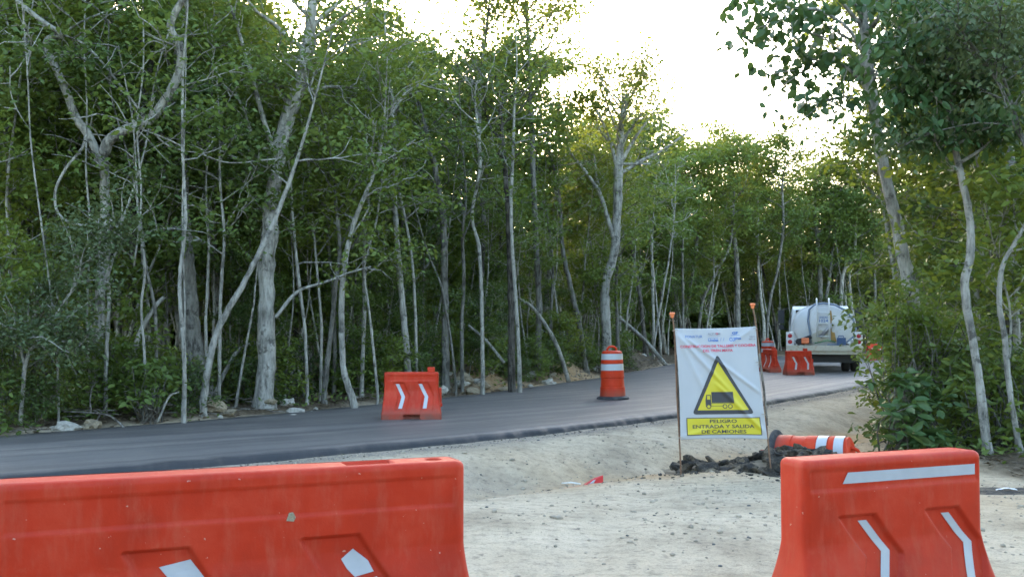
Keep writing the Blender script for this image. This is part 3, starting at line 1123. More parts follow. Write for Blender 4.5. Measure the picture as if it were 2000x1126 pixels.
text('Urales', .46, .890, .125, .026, M['blue_print'], .03, .0025)
text('/ /', .572, .896, .05, .030, M['blue_print'], .0, .0025)
text('CUP', .70, .893, .085, .034, M['blue_print'], .02, .0025)
text('isa', .775, .901, .06, .022, M['blue_print'], .03, .0025)
text('TREN', .945, .910, .075, .012, M['grey_print'], .01, .0025)
text('MAYA', .945, .888, .085, .012, M['grey_print'], .01, .0025)


def post(pts, label, capdir):
    P_ = [at(*q_) for q_ in pts]
    g_ = P_[-1].copy()
    g_.z = gz(g_.x, g_.y) - .15
    P_[-1].z = gz(P_[-1].x, P_[-1].y) + .02
    P_.append(g_)
    base = P_[-2].copy()
    r_ = empty('rebar_post', base)
    tag(r_, label, 'post', 'rebar banner posts')
    m_ = MB()
    dense = [Vector(q_) for q_ in catmull([tuple(q_ - base) for q_ in P_], 14)]
    m_.tube(dense, [.0085 + .0012 * (k % 2) for k in range(len(dense))], 8)
    m_.build('bar', M['rebar'], r_, smooth=True)
    m_ = MB()
    top_ = P_[0] - base
    Mx = Matrix.Translation(top_ - Vector((0, 0, .035)))
    m_.lathe([(.015, 0), (.018, .01), (.020, .030), (.029, .038), (.030, .052), (.024, .059), (0, .060)], 18, Mx)
    m_.build('safety_cap', M['cap'], r_, smooth=True)
    return r_


post([(1313, 614, BD + .03), (1318, 660, BD + .03), (1322, 770, BD + .03), (1327, 858, BD + .03), (1330, 925, BD + .03)], 'rusty rebar post with a small orange cap along the banner edge nearer the lone barrel', 0)
post([(1470, 596, BD + .09), (1478, 645, BD + .08), (1489, 740, BD + .06), (1498, 840, BD + .05), (1506, 916, BD + .05)], 'rusty rebar post with pale orange cap along the banner edge nearer the truck', 0)
# wire ties and a split batten stiffening each edge
for a_, b_ in (((1321, 700), (1327, 850)), ((1483, 690), (1499, 830))):
    q1, q2 = at(a_[0], a_[1], BD + .045), at(b_[0], b_[1], BD + .045)
    m = MB()
    dd = (q2 - q1)
    m.tube([q1 - bo, (q1 + q2) / 2 - bo + Vector((.006, .004, 0)), q2 - bo], [.011, .014, .010], 6)
    m.build('batten', M['dead_wood'], banner)
for uu, vv, sg in ((.0, .985, -1), (1., .985, 1), (0, .02, -1), (1, .68, 1), (1, .22, 1)):
    p0 = bsurf(uu, vv) - bo
    m = MB()
    m.tube([p0 + Vector((-sg * .03, -.006, 0)), p0 + Vector((0, -.012, .004)), p0 + Vector((sg * .02, .02, -.01)), p0 + Vector((sg * .012, .06, -.004))], .004, 5)
    m.tube([p0 + Vector((0, -.012, .004)), p0 + Vector((-sg * .012, -.03, -.035))], .003, 5)
    m.build('wire_tie', M['rope'], banner)

# ------------------------------------------------------------------ heap of broken asphalt
pc = at(1492, 905, 11.75)
heap = empty('asphalt_heap', (pc.x, 11.75, gz(pc.x, 11.75) - .02))
tag(heap, 'heap of broken black asphalt chunks and earth behind the banner foot', 'rubble heap')
def heap_z(x, y):
    e = max(0.0, 1 - (abs(x) / 1.02) ** 2.2 - (y / .55) ** 2)
    return .24 * e ** .8 * (.8 + .45 * math.sin(x * 2.2 - .6)) if e > 0 else 0
m = MB()
def hs(u_, v_):
    x, y = -1.1 + 2.2 * u_, -.6 + 1.2 * v_
    n_ = mnoise.fractal(Vector((x * 5, y * 5, 1)), 1.0, 2.0, 4)
    z = heap_z(x, y)
    return (x, y, z * (1 + .25 * n_) - (.05 if z < .01 else 0) + .02 * n_)
m.grid(hs, 70, 44)
m.build('earth', M['chunk_base'], heap, smooth=True)
CH = [stone_mesh('chunk', 20 + k, 2, .75, .7) for k in range(6)]
for me in CH: me.materials.append(M['asphalt_chunk'])
CH2 = []
for me in CH[:3]:
    m2 = me.copy(); m2.materials.clear(); m2.materials.append(M['chunk_base']); CH2.append(m2)
for k in range(270):
    x, y = random.uniform(-1.02, 1.02), random.uniform(-.55, .4)
    z = heap_z(x, y)
    if z < .01 and random.random() < .6: continue
    o = bpy.data.objects.new('asphalt_chunk', random.choice(CH + CH + CH2)); C.objects.link(o); o.parent = heap
    s_ = random.choice([.02, .025, .03, .035, .045, .06, .085]) * random.uniform(.8, 1.2)
    if o.data in CH2: s_ *= .6
    o.location = (x, y, z + s_ * .25)
    o.scale = (s_ * random.uniform(.9, 1.6), s_ * random.uniform(.8, 1.3), s_ * random.uniform(.6, 1.0))
    o.rotation_euler = (random.uniform(-.7, .7), random.uniform(-.7, .7), random.uniform(0, 6.28))

# red plastic scrap, white stick, dark spill with a white scrap
q = at(1158, 924, pix_depth(1158, 924, -.16)); q.z = gz(q.x, q.y)
m = MB()
m.add([(-.10, -.05, 0), (.11, -.05, 0), (.11, .06, 0), (-.10, .06, 0), (.02, -.035, .085), (.11, -.04, .115), (.11, .05, .10), (.03, .05, .075)],
      [(0, 1, 5, 4), (1, 2, 6, 5), (2, 3, 7, 6), (3, 0, 4, 7), (4, 5, 6, 7), (3, 2, 1, 0)])
o = m.build('plastic_scrap', M['red_scrap'], None, bevel=.006)
o.location = q - Vector((0, 0, .005))
tag(o, 'small wedge of red plastic lying on the gravel beside a white stick', 'plastic scrap')
m = MB()
m.add([(-.045, -.056, .022), (.0, -.052, .026), (.03, -.047, .066), (.0, -.046, .058)], [(0, 1, 2, 3)])
m.build('white_mark', M['tape'], o)
q1 = at(1098, 908, pix_depth(1098, 908, -.15)); q2 = at(1133, 929, pix_depth(1133, 929, -.15))
for q_ in (q1, q2): q_.z = gz(q_.x, q_.y) + .02
m = MB(); m.tube([q1 - q2, (q1 - q2) * .5 + Vector((.0, 0, .012)), Vector((0, 0, 0))], [.008, .009, .007], 6)
o = m.build('stick', M['scrap_white'], None); o.location = q2
tag(o, 'thin white stick lying on the gravel next to red scrap', 'stick')
q = at(1962, 948, pix_depth(1962, 948, -.05))
q.z = gz(q.x, q.y)
m = MB()
n_ = 40
ringp = [((.50 + .14 * mnoise.noise(Vector((math.cos(6.283 * k / n_) * 1.6, math.sin(6.283 * k / n_) * 1.6, 4)))) * math.cos(6.283 * k / n_), (.42 + .16 * mnoise.noise(Vector((math.cos(6.283 * k / n_) * 1.6, math.sin(6.283 * k / n_) * 1.6, 9)))) * math.sin(6.283 * k / n_)) for k in range(n_)]
vs, fs = [(0, 0, gz(q.x, q.y) - q.z + .022)], []
for rr_ in (.35, .7, 1.0):
    for x, y in ringp:
        vs.append((x * rr_, y * rr_, gz(q.x + x * rr_, q.y + y * rr_) - q.z + (.020 if rr_ < 1 else -.004) + .008 * mnoise.noise(Vector((x * 9, y * 9, 0)))))
for k in range(n_): fs.append((0, 1 + k, 1 + (k + 1) % n_))
for j in range(2):
    for k in range(n_): fs.append((1 + j * n_ + k, 1 + (j + 1) * n_ + k, 1 + (j + 1) * n_ + (k + 1) % n_, 1 + j * n_ + (k + 1) % n_))
m.add(vs, fs)
o = m.build('asphalt_spill', M['asphalt_chunk'], None, smooth=True); o.location = q
tag(o, 'flat patch of spilled black asphalt on the pale ground beside a barrier', 'spill')
m = MB()
m.grid(lambda a_, b_: (-.10 + .2 * a_ + .02 * b_, -.03 + .06 * b_, .004 + .018 * math.sin(a_ * 3.1) + .008 * mnoise.noise(Vector((a_ * 6, b_ * 4, 0)))), 10, 4)
o = m.build('plastic_scrap', M['scrap_white'], None, smooth=True); o.location = q + Vector((-.04, -.10, .028))
tag(o, 'crumpled white plastic scrap on the black asphalt spill', 'plastic scrap')

# ------------------------------------------------------------------ tanker truck seen from behind
truck = empty('tanker_truck', (10.05, 33.0, .012), R(-15.3))
truck.scale = (.98, .98, .97)
tag(truck, 'white tanker truck parked on the asphalt, seen from its rear', 'truck')
# tank: elliptical shell with dished ends, long axis +y
mb = MB()
NT, ax, az, cz = 56, 1.0, .715, 1.545
yy = [(.30, .0), (.31, .35), (.335, .62), (.37, .82), (.42, .94), (.48, .985), (.55, 1.0), (2.0, 1.0), (4.05, 1.0), (4.12, .98), (4.2, .8), (4.25, .0)]
def sup(th, k):
    c_, s_ = math.cos(th), math.sin(th)
    e = 2 / 2.25
    return ax * k * math.copysign(abs(c_) ** e, c_), az * k * math.copysign(abs(s_) ** e, s_)
vs, fs = [], []
for y_, k in yy:
    for j in range(NT):
        x_, z_ = sup(2 * math.pi * j / NT, max(k, .001))
        vs.append((x_, y_, cz + z_))
for i in range(len(yy) - 1):
    for j in range(NT):
        fs.append((i * NT + j, i * NT + (j + 1) % NT, (i + 1) * NT + (j + 1) % NT, (i + 1) * NT + j))
mb.add(vs, fs)
tank = mb.build('tank', M['white_paint'], truck, smooth=True)
m = MB()
for y_ in (.50,):
    pts = [(sup(2 * math.pi * j / 64, 1.0)[0] * 1.012, y_, cz + sup(2 * math.pi * j / 64, 1.0)[1] * 1.012) for j in range(65)]
    m.tube(pts, .018, 6, cap=False)
m.build('rim', M['white_paint'], tank, smooth=True)
m = MB()
m.add([(.20, .312, 2.06), (.245, .312, 2.06), (.30, .31, 1.55), (.40, .33, 1.02), (.22, .315, 1.02), (.215, .303, 1.55)], [(0, 1, 2, 5), (5, 2, 3, 4)])
m.build('rust_streak', M['rust'], tank)
m = MB()
m.add([(-.42, .318, 1.02), (.18, .312, 1.02), (.12, .30, 1.3), (-.1, .298, 1.42), (-.36, .306, 1.28)], [(0, 1, 2, 3, 4)])
m.build('rust_streak', M['white_old'], tank)
for body, zc, w_, h_ in (('UNIDAD', 1.835, .28, .075), ('1024', 1.725, .28, .10)):
    cu = bpy.data.curves.new('t', 'FONT'); cu.body = body; cu.size = 1; cu.offset = .02
    ob = bpy.data.objects.new('t', cu); C.objects.link(ob)
    me = bpy.data.meshes.new_from_object(ob.evaluated_get(bpy.context.evaluated_depsgraph_get()))
    bpy.data.objects.remove(ob)
    X_ = [v.co.x for v in me.vertices]; Y_ = [v.co.y for v in me.vertices]
    for v in me.vertices:
        x_ = -.145 + (v.co.x - min(X_)) / (max(X_) - min(X_)) * w_
        z_ = zc - h_ / 2 + (v.co.y - min(Y_)) / (max(Y_) - min(Y_)) * h_
        v.co = (x_, .268, z_)
    link('lettering', me, M['blue_print'], tank)
m = MB(); m.box((-.005, .275, 1.77), (.36, .01, .32)); m.build('number_plate', M['white_paint'], tank)
# ladder
m = MB()
for x_ in (-.22, .17):
    m.tube([(x_, .18, 1.18), (x_, .16, 1.6), (x_, .17, 2.1), (x_, .24, 2.42), (x_ * 1.0, .34, 2.46), (x_, .46, 2.40)], .026, 7)
for z_ in (1.20, 1.62, 1.98, 2.22):
    m.tube([(-.22, .17, z_), (.17, .17, z_)], .018, 6)
m.build('ladder', M['white_paint'], truck, smooth=True)
m = MB()
m.tube([(-.42, .23, .98), (-.44, .24, 1.3), (-.50, .26, 1.75), (-.46, .26, 2.1), (-.28, .30, 2.27), (0, .34, 2.31), (.35, .33, 2.26), (.70, .30, 2.06), (.93, .28, 1.76), (1.0, .26, 1.45), (.94, .24, 1.2), (.72, .22, 1.02), (.45, .2, .93), (.1, .2, .92)], .034, 8)
m.build('hose', M['hose'], truck, smooth=True)
m = MB()
m.tube([(-.30, .1, .98), (-.1, .08, 1.02), (.1, .08, 1.07), (.35, .08, 1.02)], .02, 6)
m.build('hose', M['hose_green'], truck, smooth=True)
m = MB()
m.tube([(-.12, .24, 1.18), (.30, .24, 1.62)], .065, 10)
m.build('spray_pipe', M['steel'], truck, smooth=True)
# beam, light boxes
m = MB(); m.box((0, .12, .80), (2.42, .26, .17)); m.box((0, .16, .66), (2.36, .2, .11)); m.box((0, .3, .895), (2.42, .6, .02))
m.build('rear_beam', M['white_old'], truck, bevel=.015)
for sx in (-1, 1):
    m = MB(); m.box((sx * 1.085, .2, 1.12), (.25, .12, .46))
    lb_ = m.build('light_box', M['white_paint'], truck, bevel=.012)
    for z_ in (1.22, 1.02):
        m = MB(); m.lathe([(.0, 0), (.072, 0), (.07, .025), (.0, .035)], 18, Matrix.Translation((sx * 1.085, .141, z_)) @ Matrix.Rotation(R(90), 4, 'X'))
        m.build('tail_light', M['red_lens'], lb_, smooth=False)
    m = MB(); m.lathe([(.0, 0), (.06, 0), (.058, .02), (.0, .03)], 18, Matrix.Translation((sx * .90, .141, 1.02)) @ Matrix.Rotation(R(90), 4, 'X'))
    m.box((sx * .9, .2, 1.02), (.13, .11, .15))
    m.build('reverse_light', M['grey_lens'], lb_)
# pump with orange motor, blue can
m = MB(); m.box((-.66, .12, 1.05), (.42, .2, .22), Matrix.Rotation(R(-14), 3, 'Y')); m.tube([(-.9, .1, 1.0), (-.4, .1, 1.2)], .07, 10)
m.build('pump', M['black_metal'], truck, bevel=.02)
m = MB(); m.box((-.60, .03, 1.09), (.24, .12, .12)); m.tube([(-.72, .0, 1.0), (-.48, .0, 1.0)], .05, 10)
m.build('motor', M['cap'], truck, bevel=.02)
m = MB(); m.box((.54, .08, 1.04), (.28, .18, .24)); m.tube([(.44, .08, 1.17), (.46, .08, 1.22), (.6, .08, 1.22), (.62, .08, 1.17)], .018, 6)
m.build('blue_can', M['blue'], truck, bevel=.03)
# chassis, wheels
m = MB()
for sx in (-1, 1): m.box((sx * .42, 3.2, .72), (.10, 6.2, .22))
m.box((0, 1.4, .55), (2.2, .12, .12)); m.box((0, .42, .5), (1.9, .05, .34)); m.box((0, 2.6, .8), (2.0, 3.4, .08))
m.build('chassis', M['black_metal'], truck)
def wheel(x_, y_, r_=.48, w_=.27, out=1):
    Mx = Matrix.Translation((x_, y_, r_)) @ Matrix.Rotation(R(90) * out, 4, 'Y')
    m_ = MB()
    m_.lathe([(r_ * .56, -w_ / 2), (r_ * .90, -w_ / 2), (r_ * .98, -w_ * .38), (r_, -w_ * .2), (r_, w_ * .2), (r_ * .98, w_ * .38), (r_ * .90, w_ / 2), (r_ * .56, w_ / 2)], 32, Mx, cap=False)
    wo = m_.build('wheel', M['tyre'], truck, smooth=True)
    m_ = MB()
    m_.lathe([(r_ * .57, w_ * .5), (r_ * .53, w_ * .3), (r_ * .28, w_ * .1), (r_ * .22, w_ * .4), (0, w_ * .42)], 24, Mx, cap=False)
    m_.lathe([(r_ * .57, -w_ * .5), (r_ * .5, -w_ * .3), (0, -w_ * .2)], 24, Mx, cap=False)
    m_.build('rim', M['steel'], wo, smooth=True)
for sx in (-1, 1):
    wheel(sx * .72, 1.45, out=sx); wheel(sx * 1.02, 1.45, out=sx); wheel(sx * 1.0, 5.7, out=sx)
for sx in (-1, 1):
    m = MB()
    m.box((sx * .87, 1.12, .52), (.58, .02, .56))
    m.build('mud_flap', M['rubber'], truck)
# cab
m = MB()
prof = [(4.55, .62), (4.55, 2.18), (4.75, 2.30), (5.9, 2.28), (6.25, 1.75), (6.95, 1.62), (7.1, 1.0), (7.08, .62)]
for sx in (-1, 1):
    pass
vs = [(-1.13 if z_ < 2.0 else -1.0, y_, z_) for y_, z_ in prof] + [(1.13 if z_ < 2.0 else 1.0, y_, z_) for y_, z_ in prof]
n_ = len(prof)
fs = [tuple(range(n_)), tuple(range(2 * n_ - 1, n_ - 1, -1))] + [(k, n_ + k, n_ + (k + 1) % n_, (k + 1) % n_) for k in range(n_)]
m.add(vs, [f[::-1] for f in fs])
cab = m.build('cab', M['white_paint'], truck, bevel=.05, seg=3)
m = MB(); m.box((0, 4.535, 1.98), (1.75, .02, .36)); m.build('rear_window', M['glass_dark'], cab, bevel=.008)
for sx in (-1, 1):
    m = MB(); m.add([(sx * 1.137, 4.95, 1.62), (sx * 1.137, 5.75, 1.62), (sx * 1.06, 5.6, 2.16), (sx * 1.06, 4.98, 2.18)], [(0, 1, 2, 3)])
    m.build('side_window', M['glass_dark'], cab)
    m = MB(); m.tube([(sx * 1.1, 6.0, 2.2), (sx * 1.42, 5.95, 2.25), (sx * 1.42, 5.95, 1.5), (sx * 1.12, 6.0, 1.4)], .018, 6)
    m.box((sx * 1.42, 5.93, 1.92), (.24, .08, .52)); m.box((sx * 1.42, 5.93, 1.52), (.2, .08, .18))
    m.build('mirror', M['black_metal'], truck, bevel=.02)
    m = MB()
    m.grid(lambda a_, b_: (sx * (.84 + .34 * a_), 5.7 + .66 * math.cos(math.pi * (b_)), .56 + .62 * math.sin(math.pi * b_) * 1.0), 2, 14)
    o = m.build('fender', M['white_paint'], truck, smooth=True)
    so = o.modifiers.new('t', 'SOLIDIFY'); so.thickness = .03
    m = MB(); m.box((sx * .98, 4.0, .70), (.42, .95, .50)); m.build('side_box', M['white_paint'], truck, bevel=.03)
m = MB(); m.tube([(-.95, 4.4, .7), (-.95, 4.4, 2.5), (-.95, 4.36, 2.62)], .06, 10)

# ------------------------------------------------------------------ trees
def leaf_arrays(P, size, g, shape='diamond', droop=.35, flat=.45, outw=None):
    """P (n,3) leaf bases -> verts, tris. leaves point outward/random, blades mostly face up"""
    n = len(P)
    th = g.uniform(0, 2 * math.pi, n)
    a = np.stack([np.cos(th), np.sin(th), g.normal(-droop, .35, n)], -1)
    if outw is not None: a[:, :2] = a[:, :2] * .7 + outw[:, :2]
    a /= np.linalg.norm(a, axis=1)[:, None]
    nrm = np.stack([g.normal(0, 1 - flat, n), g.normal(0, 1 - flat, n), np.ones(n) * flat + .2], -1)
    b = np.cross(nrm, a); b /= np.linalg.norm(b, axis=1)[:, None] + 1e-9
    c = np.cross(a, b)
    L = size * g.uniform(.6, 1.35, n)[:, None]
    if shape == 'diamond':
        Wd = L * .27
        v = np.stack([P, P + a * L * .42 + b * Wd + c * L * .06, P + a * L - c * L * .10, P + a * L * .42 - b * Wd + c * L * .06], 1)
        i = np.arange(n)[:, None] * 4
        f = np.concatenate([i + np.array([[0, 1, 2]]), i + np.array([[0, 2, 3]])], 0)
    else:
        Wd = L * (.24 if shape == 'oval' else .36)
        v = np.stack([P, P + a * L * .25 + b * Wd * .8 + c * L * .05, P + a * L * .62 + b * Wd * .85 + c * L * .03, P + a * L - c * L * .12,
                      P + a * L * .62 - b * Wd * .85 + c * L * .03, P + a * L * .25 - b * Wd * .8 + c * L * .05], 1)
        i = np.arange(n)[:, None] * 6
        f = np.concatenate([i + np.array([[0, 1, 2]]), i + np.array([[0, 2, 3]]), i + np.array([[0, 3, 4]]), i + np.array([[0, 4, 5]])], 0)
    return v.reshape(-1, 3), f


class Leaves:
    def __init__(s): s.v, s.f, s.n = [], [], 0
    def add(s, P, size, g, **kw):
        if len(P) == 0: return
        v, f = leaf_arrays(np.asarray(P, float), size, g, **kw)
        s.v.append(v); s.f.append(f + s.n); s.n += len(v)
    def mesh(s, name, material):
        me = mesh_np(name, np.concatenate(s.v), np.concatenate(s.f))
        me.materials.append(material)
        return me


def wander(p0, d, length, n, g, wob=.12, lift=.0):
    """a crooked path"""
    P = [np.array(p0, float)]
    d = np.array(d, float); d /= np.linalg.norm(d)
    for k in range(n):
        d = d + g.normal(0, wob, 3) + np.array([0, 0, lift])
        d /= np.linalg.norm(d)
        P.append(P[-1] + d * length / n)
    return np.array(P)


def interp_path(P, t):
    x = t * (len(P) - 1)
    i = min(int(x), len(P) - 2)
    return P[i] + (P[i + 1] - P[i]) * (x - i), P[i + 1] - P[i]


def cluster(L, c, g, n, sig, size, **kw):
    P = c + g.normal(0, 1, (n, 3)) * np.array([sig, sig, sig * .5])
    L.add(P, size, g, **kw)


def foliate(wood, L, path, g, n_leaf=14, sig=.20, size=.10, sub=4, sublen=.5, step=.28, twig=.007, shape='diamond', start=.3, keep=1.0, droop=.35, r0=.012):
    """twigs off a branch, leaf clusters along them"""
    ln = np.linalg.norm(np.diff(path, axis=0), axis=1).sum()
    for k in range(sub):
        t = start + (1 - start) * (k + g.uniform(.2, 1)) / sub
        p, d = interp_path(path, min(t, .999))
        d = d / (np.linalg.norm(d) + 1e-9)
        dd = d * .6 + g.normal(0, .65, 3) * np.array([1, 1, .45])
        tp = wander(p, dd, sublen * g.uniform(.6, 1.3), 4, g, .22, .02)
        wood.tube(tp, np.linspace(r0, twig * .6, 5), 4, cap=False)
        if g.random() > keep: continue
        m = max(2, int(sublen / step))
        for j in range(m + 1):
            q, _ = interp_path(tp, min(.999, (j + .6) / (m + .6)))
            cluster(L, q, g, max(1, int(n_leaf * g.uniform(.4, 1.4))), sig, size, shape=shape, droop=droop)
    if g.random() < keep:
        cluster(L, path[-1], g, n_leaf, sig, size, shape=shape, droop=droop)


def gen_tree(seed, H=11, r=.10, bare=.5, nb=16, spread=1.9, n_leaf=14, size=.10, sig=.22, lean=.05, wob=.05, sub=5, keep=.9, fork=False, path=None, radii=None, limbs=(), shape='diamond', sublen=.6, up=.55, crown_shape='dome', sides=8, droop=.35, extra=0):
    g = np.random.default_rng(seed)
    wood, L = MB(), Leaves()
    if path is None:
        a = g.uniform(0, 6.28)
        path = wander((0, 0, -.15), (math.cos(a) * lean, math.sin(a) * lean, 1), H, 14, g, wob, .03)
        radii = r * (1 - .8 * np.linspace(0, 1, 15) ** 1.1)
        radii[0] *= 1.45; radii[1] *= 1.08
    path = np.array(path, float)
    radii = np.array(radii, float)
    wood.tube(path, radii, sides, flute=.22 if sides > 10 else 0)
    ln = np.linalg.norm(np.diff(path, axis=0), axis=1).sum()
    jobs = []
    ga = g.uniform(0, 6.28)
    for k in range(nb):
        t = bare + (1 - bare) * (k + g.uniform(0, .9)) / nb
        p, d = interp_path(path, min(t, .995))
        d = d / np.linalg.norm(d)
        ga += 2.4 + g.normal(0, .5)
        q = (t - bare) / (1 - bare + 1e-6)
        k_ = {'dome': math.sin(math.pi * (.22 + .68 * q)), 'even': 1.0, 'umbrella': .45 + .9 * q * (1.25 - q)}[crown_shape]
        blen = spread * k_ * g.uniform(.65, 1.25)
        el = up * g.uniform(.5, 1.4) + .35 * q
        dd = np.array([math.cos(ga), math.sin(ga), 0]) + d * el
        rr = np.interp(min(t, .999) * (len(path) - 1), np.arange(len(path)), radii)
        bp = wander(p, dd, blen, 6, g, .16, .03)
        br_ = np.linspace(min(rr * .6, .012 + .018 * blen), .008, 7)
        wood.tube(bp, br_, 5, cap=False)
        jobs.append((bp, blen))
    for lp, lr, leafy in limbs:
        lp, lr = np.array(lp, float), np.array(lr, float)
        wood.tube(lp, lr, 7)
        if leafy: jobs.append((lp, leafy))
        # small side shoots
        for j in range(3 if leafy else 5):
            p, d = interp_path(lp, g.uniform(.4, .99))
            wood.tube(wander(p, d / np.linalg.norm(d) * .5 + g.normal(0, .6, 3), g.uniform(.3, 1.0), 4, g, .25), np.linspace(.012, .005, 5), 4, cap=False)
    for bp, blen in jobs:
        foliate(wood, L, bp, g, n_leaf, sig, size, sub=max(2, int(sub * (.5 + .5 * blen / spread))), sublen=sublen, shape=shape, keep=keep, droop=droop)
    return wood, L


def wood_mesh(wood, name, material):
    me = bpy.data.meshes.new(name)
    me.from_pydata([tuple(v) for v in wood.v], [], wood.f)
    me.update()
    me.polygons.foreach_set('use_smooth', [True] * len(me.polygons))
    me.materials.append(material)
    return me


def tree_obj(name, tm, lm, loc, rz, sc, label, cat, group):
    r_ = empty(name, loc, rz)
    r_.scale = (sc, sc, sc)
    tag(r_, label, cat, group)
    link('trunk', tm, None, r_)
    if lm is not None: link('crown', lm, None, r_)
    return r_


# ---- trees one can tell apart, each traced to where it stands
def hero(label, pts, widths, d, H=9.5, name='forest_tree', bark='bark', leaf='leaf', limbs=(), cat='tree', dd=0.0, seed=0, group=None, **kw):
    """pts photo pixels from foot upwards at distance d; continued to height H above the frame"""
    P = [at(px, py, d + dd * k / max(1, len(pts) - 1)) for k, (px, py) in enumerate(pts)]
    base = Vector((P[0].x, P[0].y, gz(P[0].x, P[0].y)))
    if P[0].z > base.z + .15: P = [Vector((P[0].x, P[0].y, base.z - .05))] + P; widths = [widths[0] * 1.1] + list(widths)
    else: P[0] = Vector((P[0].x, P[0].y, base.z - .12))
    Rr = [w * d / F / 2 * (.76 if max(widths) > 25 else .82) for w in widths]
    if P[-1].z < H:
        dirn_ = (P[-1] - P[-2]).normalized()
        n = max(2, int((H - P[-1].z) / 1.0))
        g = np.random.default_rng(seed + 99)
        q = P[-1].copy(); r1 = Rr[-1]
        rest = H - P[-1].z
        for k in range(n):
            dirn_ = (dirn_ * .8 + Vector((g.normal(0, .10), g.normal(0, .10), .35))).normalized()
            q = q + dirn_ * rest / n
            P.append(q.copy()); Rr.append(max(.012, r1 * (1 - .85 * (k + 1) / n)))
    loc = [np.array(p - base) for p in P]
    sp = catmull(loc, 6)
    rad = np.interp(np.linspace(0, len(Rr) - 1, len(sp)), np.arange(len(Rr)), Rr)
    g = np.random.default_rng(seed + 5)
    sp[2:-1] += g.normal(0, 1, (len(sp) - 3, 3)) * rad[2:-1, None] * .07
    rad = rad * (1 + g.normal(0, .05, len(rad)))
    rad[0] *= 1.35; rad[1] *= 1.15
    LL = []
    for l in limbs:
        lp, lw, dlt, leafy = l
        Q = [np.array(at(px, py, d + dlt * k / max(1, len(lp) - 1)) - base) for k, (px, py) in enumerate(lp)]
        Qs = catmull(Q, 4)
        LL.append((Qs, np.interp(np.linspace(0, 1, len(Qs)), [0, 1], [lw[0] * d / F / 2, lw[1] * d / F / 2]), leafy))
    wood, L = gen_tree(seed, path=sp, radii=rad, limbs=LL, sides=26 if max(widths) > 25 else 8, **kw)
    tm = wood_mesh(wood, 'trunk', M[bark])
    lm = L.mesh('crown', M[leaf]) if L.n else None
    return tree_obj(name, tm, lm, base, 0, 1, label, cat, group), base, wood, L


EDGE = dict(bare=.30, nb=14, spread=1.35, n_leaf=18, size=.11, sig=.22, sub=4, keep=.9)
hero('pale tree whose limb bends sharply up in a hook beside a looping liana', [(190, 805), (192, 650), (201, 520), (205, 420), (203, 300)], [32, 28, 24, 23, 21], 16.3, H=3.0 + 1.45, seed=1, bark='bark_pale', dd=.3,
     bare=.80, nb=3, spread=1.2, n_leaf=12, size=.11, sub=4, keep=.7,
     limbs=[([(203, 300), (212, 276), (240, 256), (290, 236), (325, 192), (350, 140), (352, 92), (333, 55), (345, 20), (372, -25), (390, -90)], [23, 11], -.8, 1.0),
            ([(203, 330), (172, 262), (150, 232), (130, 180), (108, 130), (90, 92), (98, 74), (120, 68), (80, 40), (20, -10), (-30, -60)], [19, 8], -.5, 1.2),
            ([(118, 70), (160, 42), (230, 12), (290, -30)], [5, 3], .3, .8), ([(60, 55), (30, 90), (8, 20)], [5, 3], .2, .5),
            ([(290, 238), (180, 100), (120, 66)], [5, 4], -.2, 0)])
hero('massive pale grey buttressed trunk rising left of the leaning pole tree', [(388, 770), (380, 690), (372, 600), (366, 500), (362, 400), (360, 300)], [74, 52, 42, 32, 20, 14], 17.8, seed=2, H=9.5, bark='bark', **{**EDGE, 'bare': .45})
hero('thick ridged pale trunk, the stoutest at the edge of the road', [(515, 806), (520, 700), (521, 600), (522, 500), (530, 400), (545, 300), (562, 230), (588, 150), (604, 60), (615, -30)], [50, 43, 42, 41, 39, 34, 36, 32, 26, 22], 17.9, seed=3, H=10.5, bark='bark_pale',
     bare=.60, nb=17, spread=2.0, n_leaf=16, size=.11, sub=5, keep=.85,
     limbs=[([(540, 310), (520, 250), (500, 180), (486, 130), (466, 60), (440, -20)], [12, 5], -.6, 1.2), ([(530, 300), (495, 270), (470, 200), (430, 160)], [8, 4], -.4, .6),
            ([(535, 320), (500, 305), (460, 270), (430, 240)], [7, 3], .5, .6), ([(545, 320), (480, 315), (420, 290), (360, 270)], [6, 3], -.8, .7),
            ([(585, 190), (598, 178), (640, 170), (690, 172)], [9, 4], .3, .6), ([(600, 180), (612, 150), (608, 130)], [6, 3], .2, 0), ([(560, 200), (530, 160), (500, 140)], [8, 3], -.2, .5)])
hero('grey trunk leaning right to rest against the stout ridged trunk', [(398, 775), (412, 690), (432, 630), (480, 545), (518, 470), (540, 420)], [18, 17, 16, 15, 14, 12], 16.6, seed=4, H=6.5, bark='bark_pale', dd=.4, **{**EDGE, 'bare': .7, 'nb': 5})
hero('slim whitish twin stem left of the massive buttressed trunk', [(359, 818), (360, 700), (353, 610), (351, 540), (362, 430), (357, 300), (357, 150)], [12, 11, 10, 10, 9, 8, 6], 15.7, seed=5, H=8.5, bark='bark_pale', **{**EDGE, 'bare': .5, 'nb': 8})
hero('small grey-leaved tree with a forked pale stem at the far left', [(38, 842), (45, 760), (50, 710), (62, 680), (80, 660)], [11, 10, 9, 8, 6], 14.6, seed=6, H=3.2, bark='bark_pale', leaf='leaf_grey', bare=.45, nb=12, spread=.85, n_leaf=42, size=.075, sub=5, sig=.17, keep=1,
     limbs=[([(48, 712), (40, 680), (30, 640)], [6, 3], .1, .5), ([(70, 670), (100, 682), (150, 690)], [4, 2], .2, .4)])
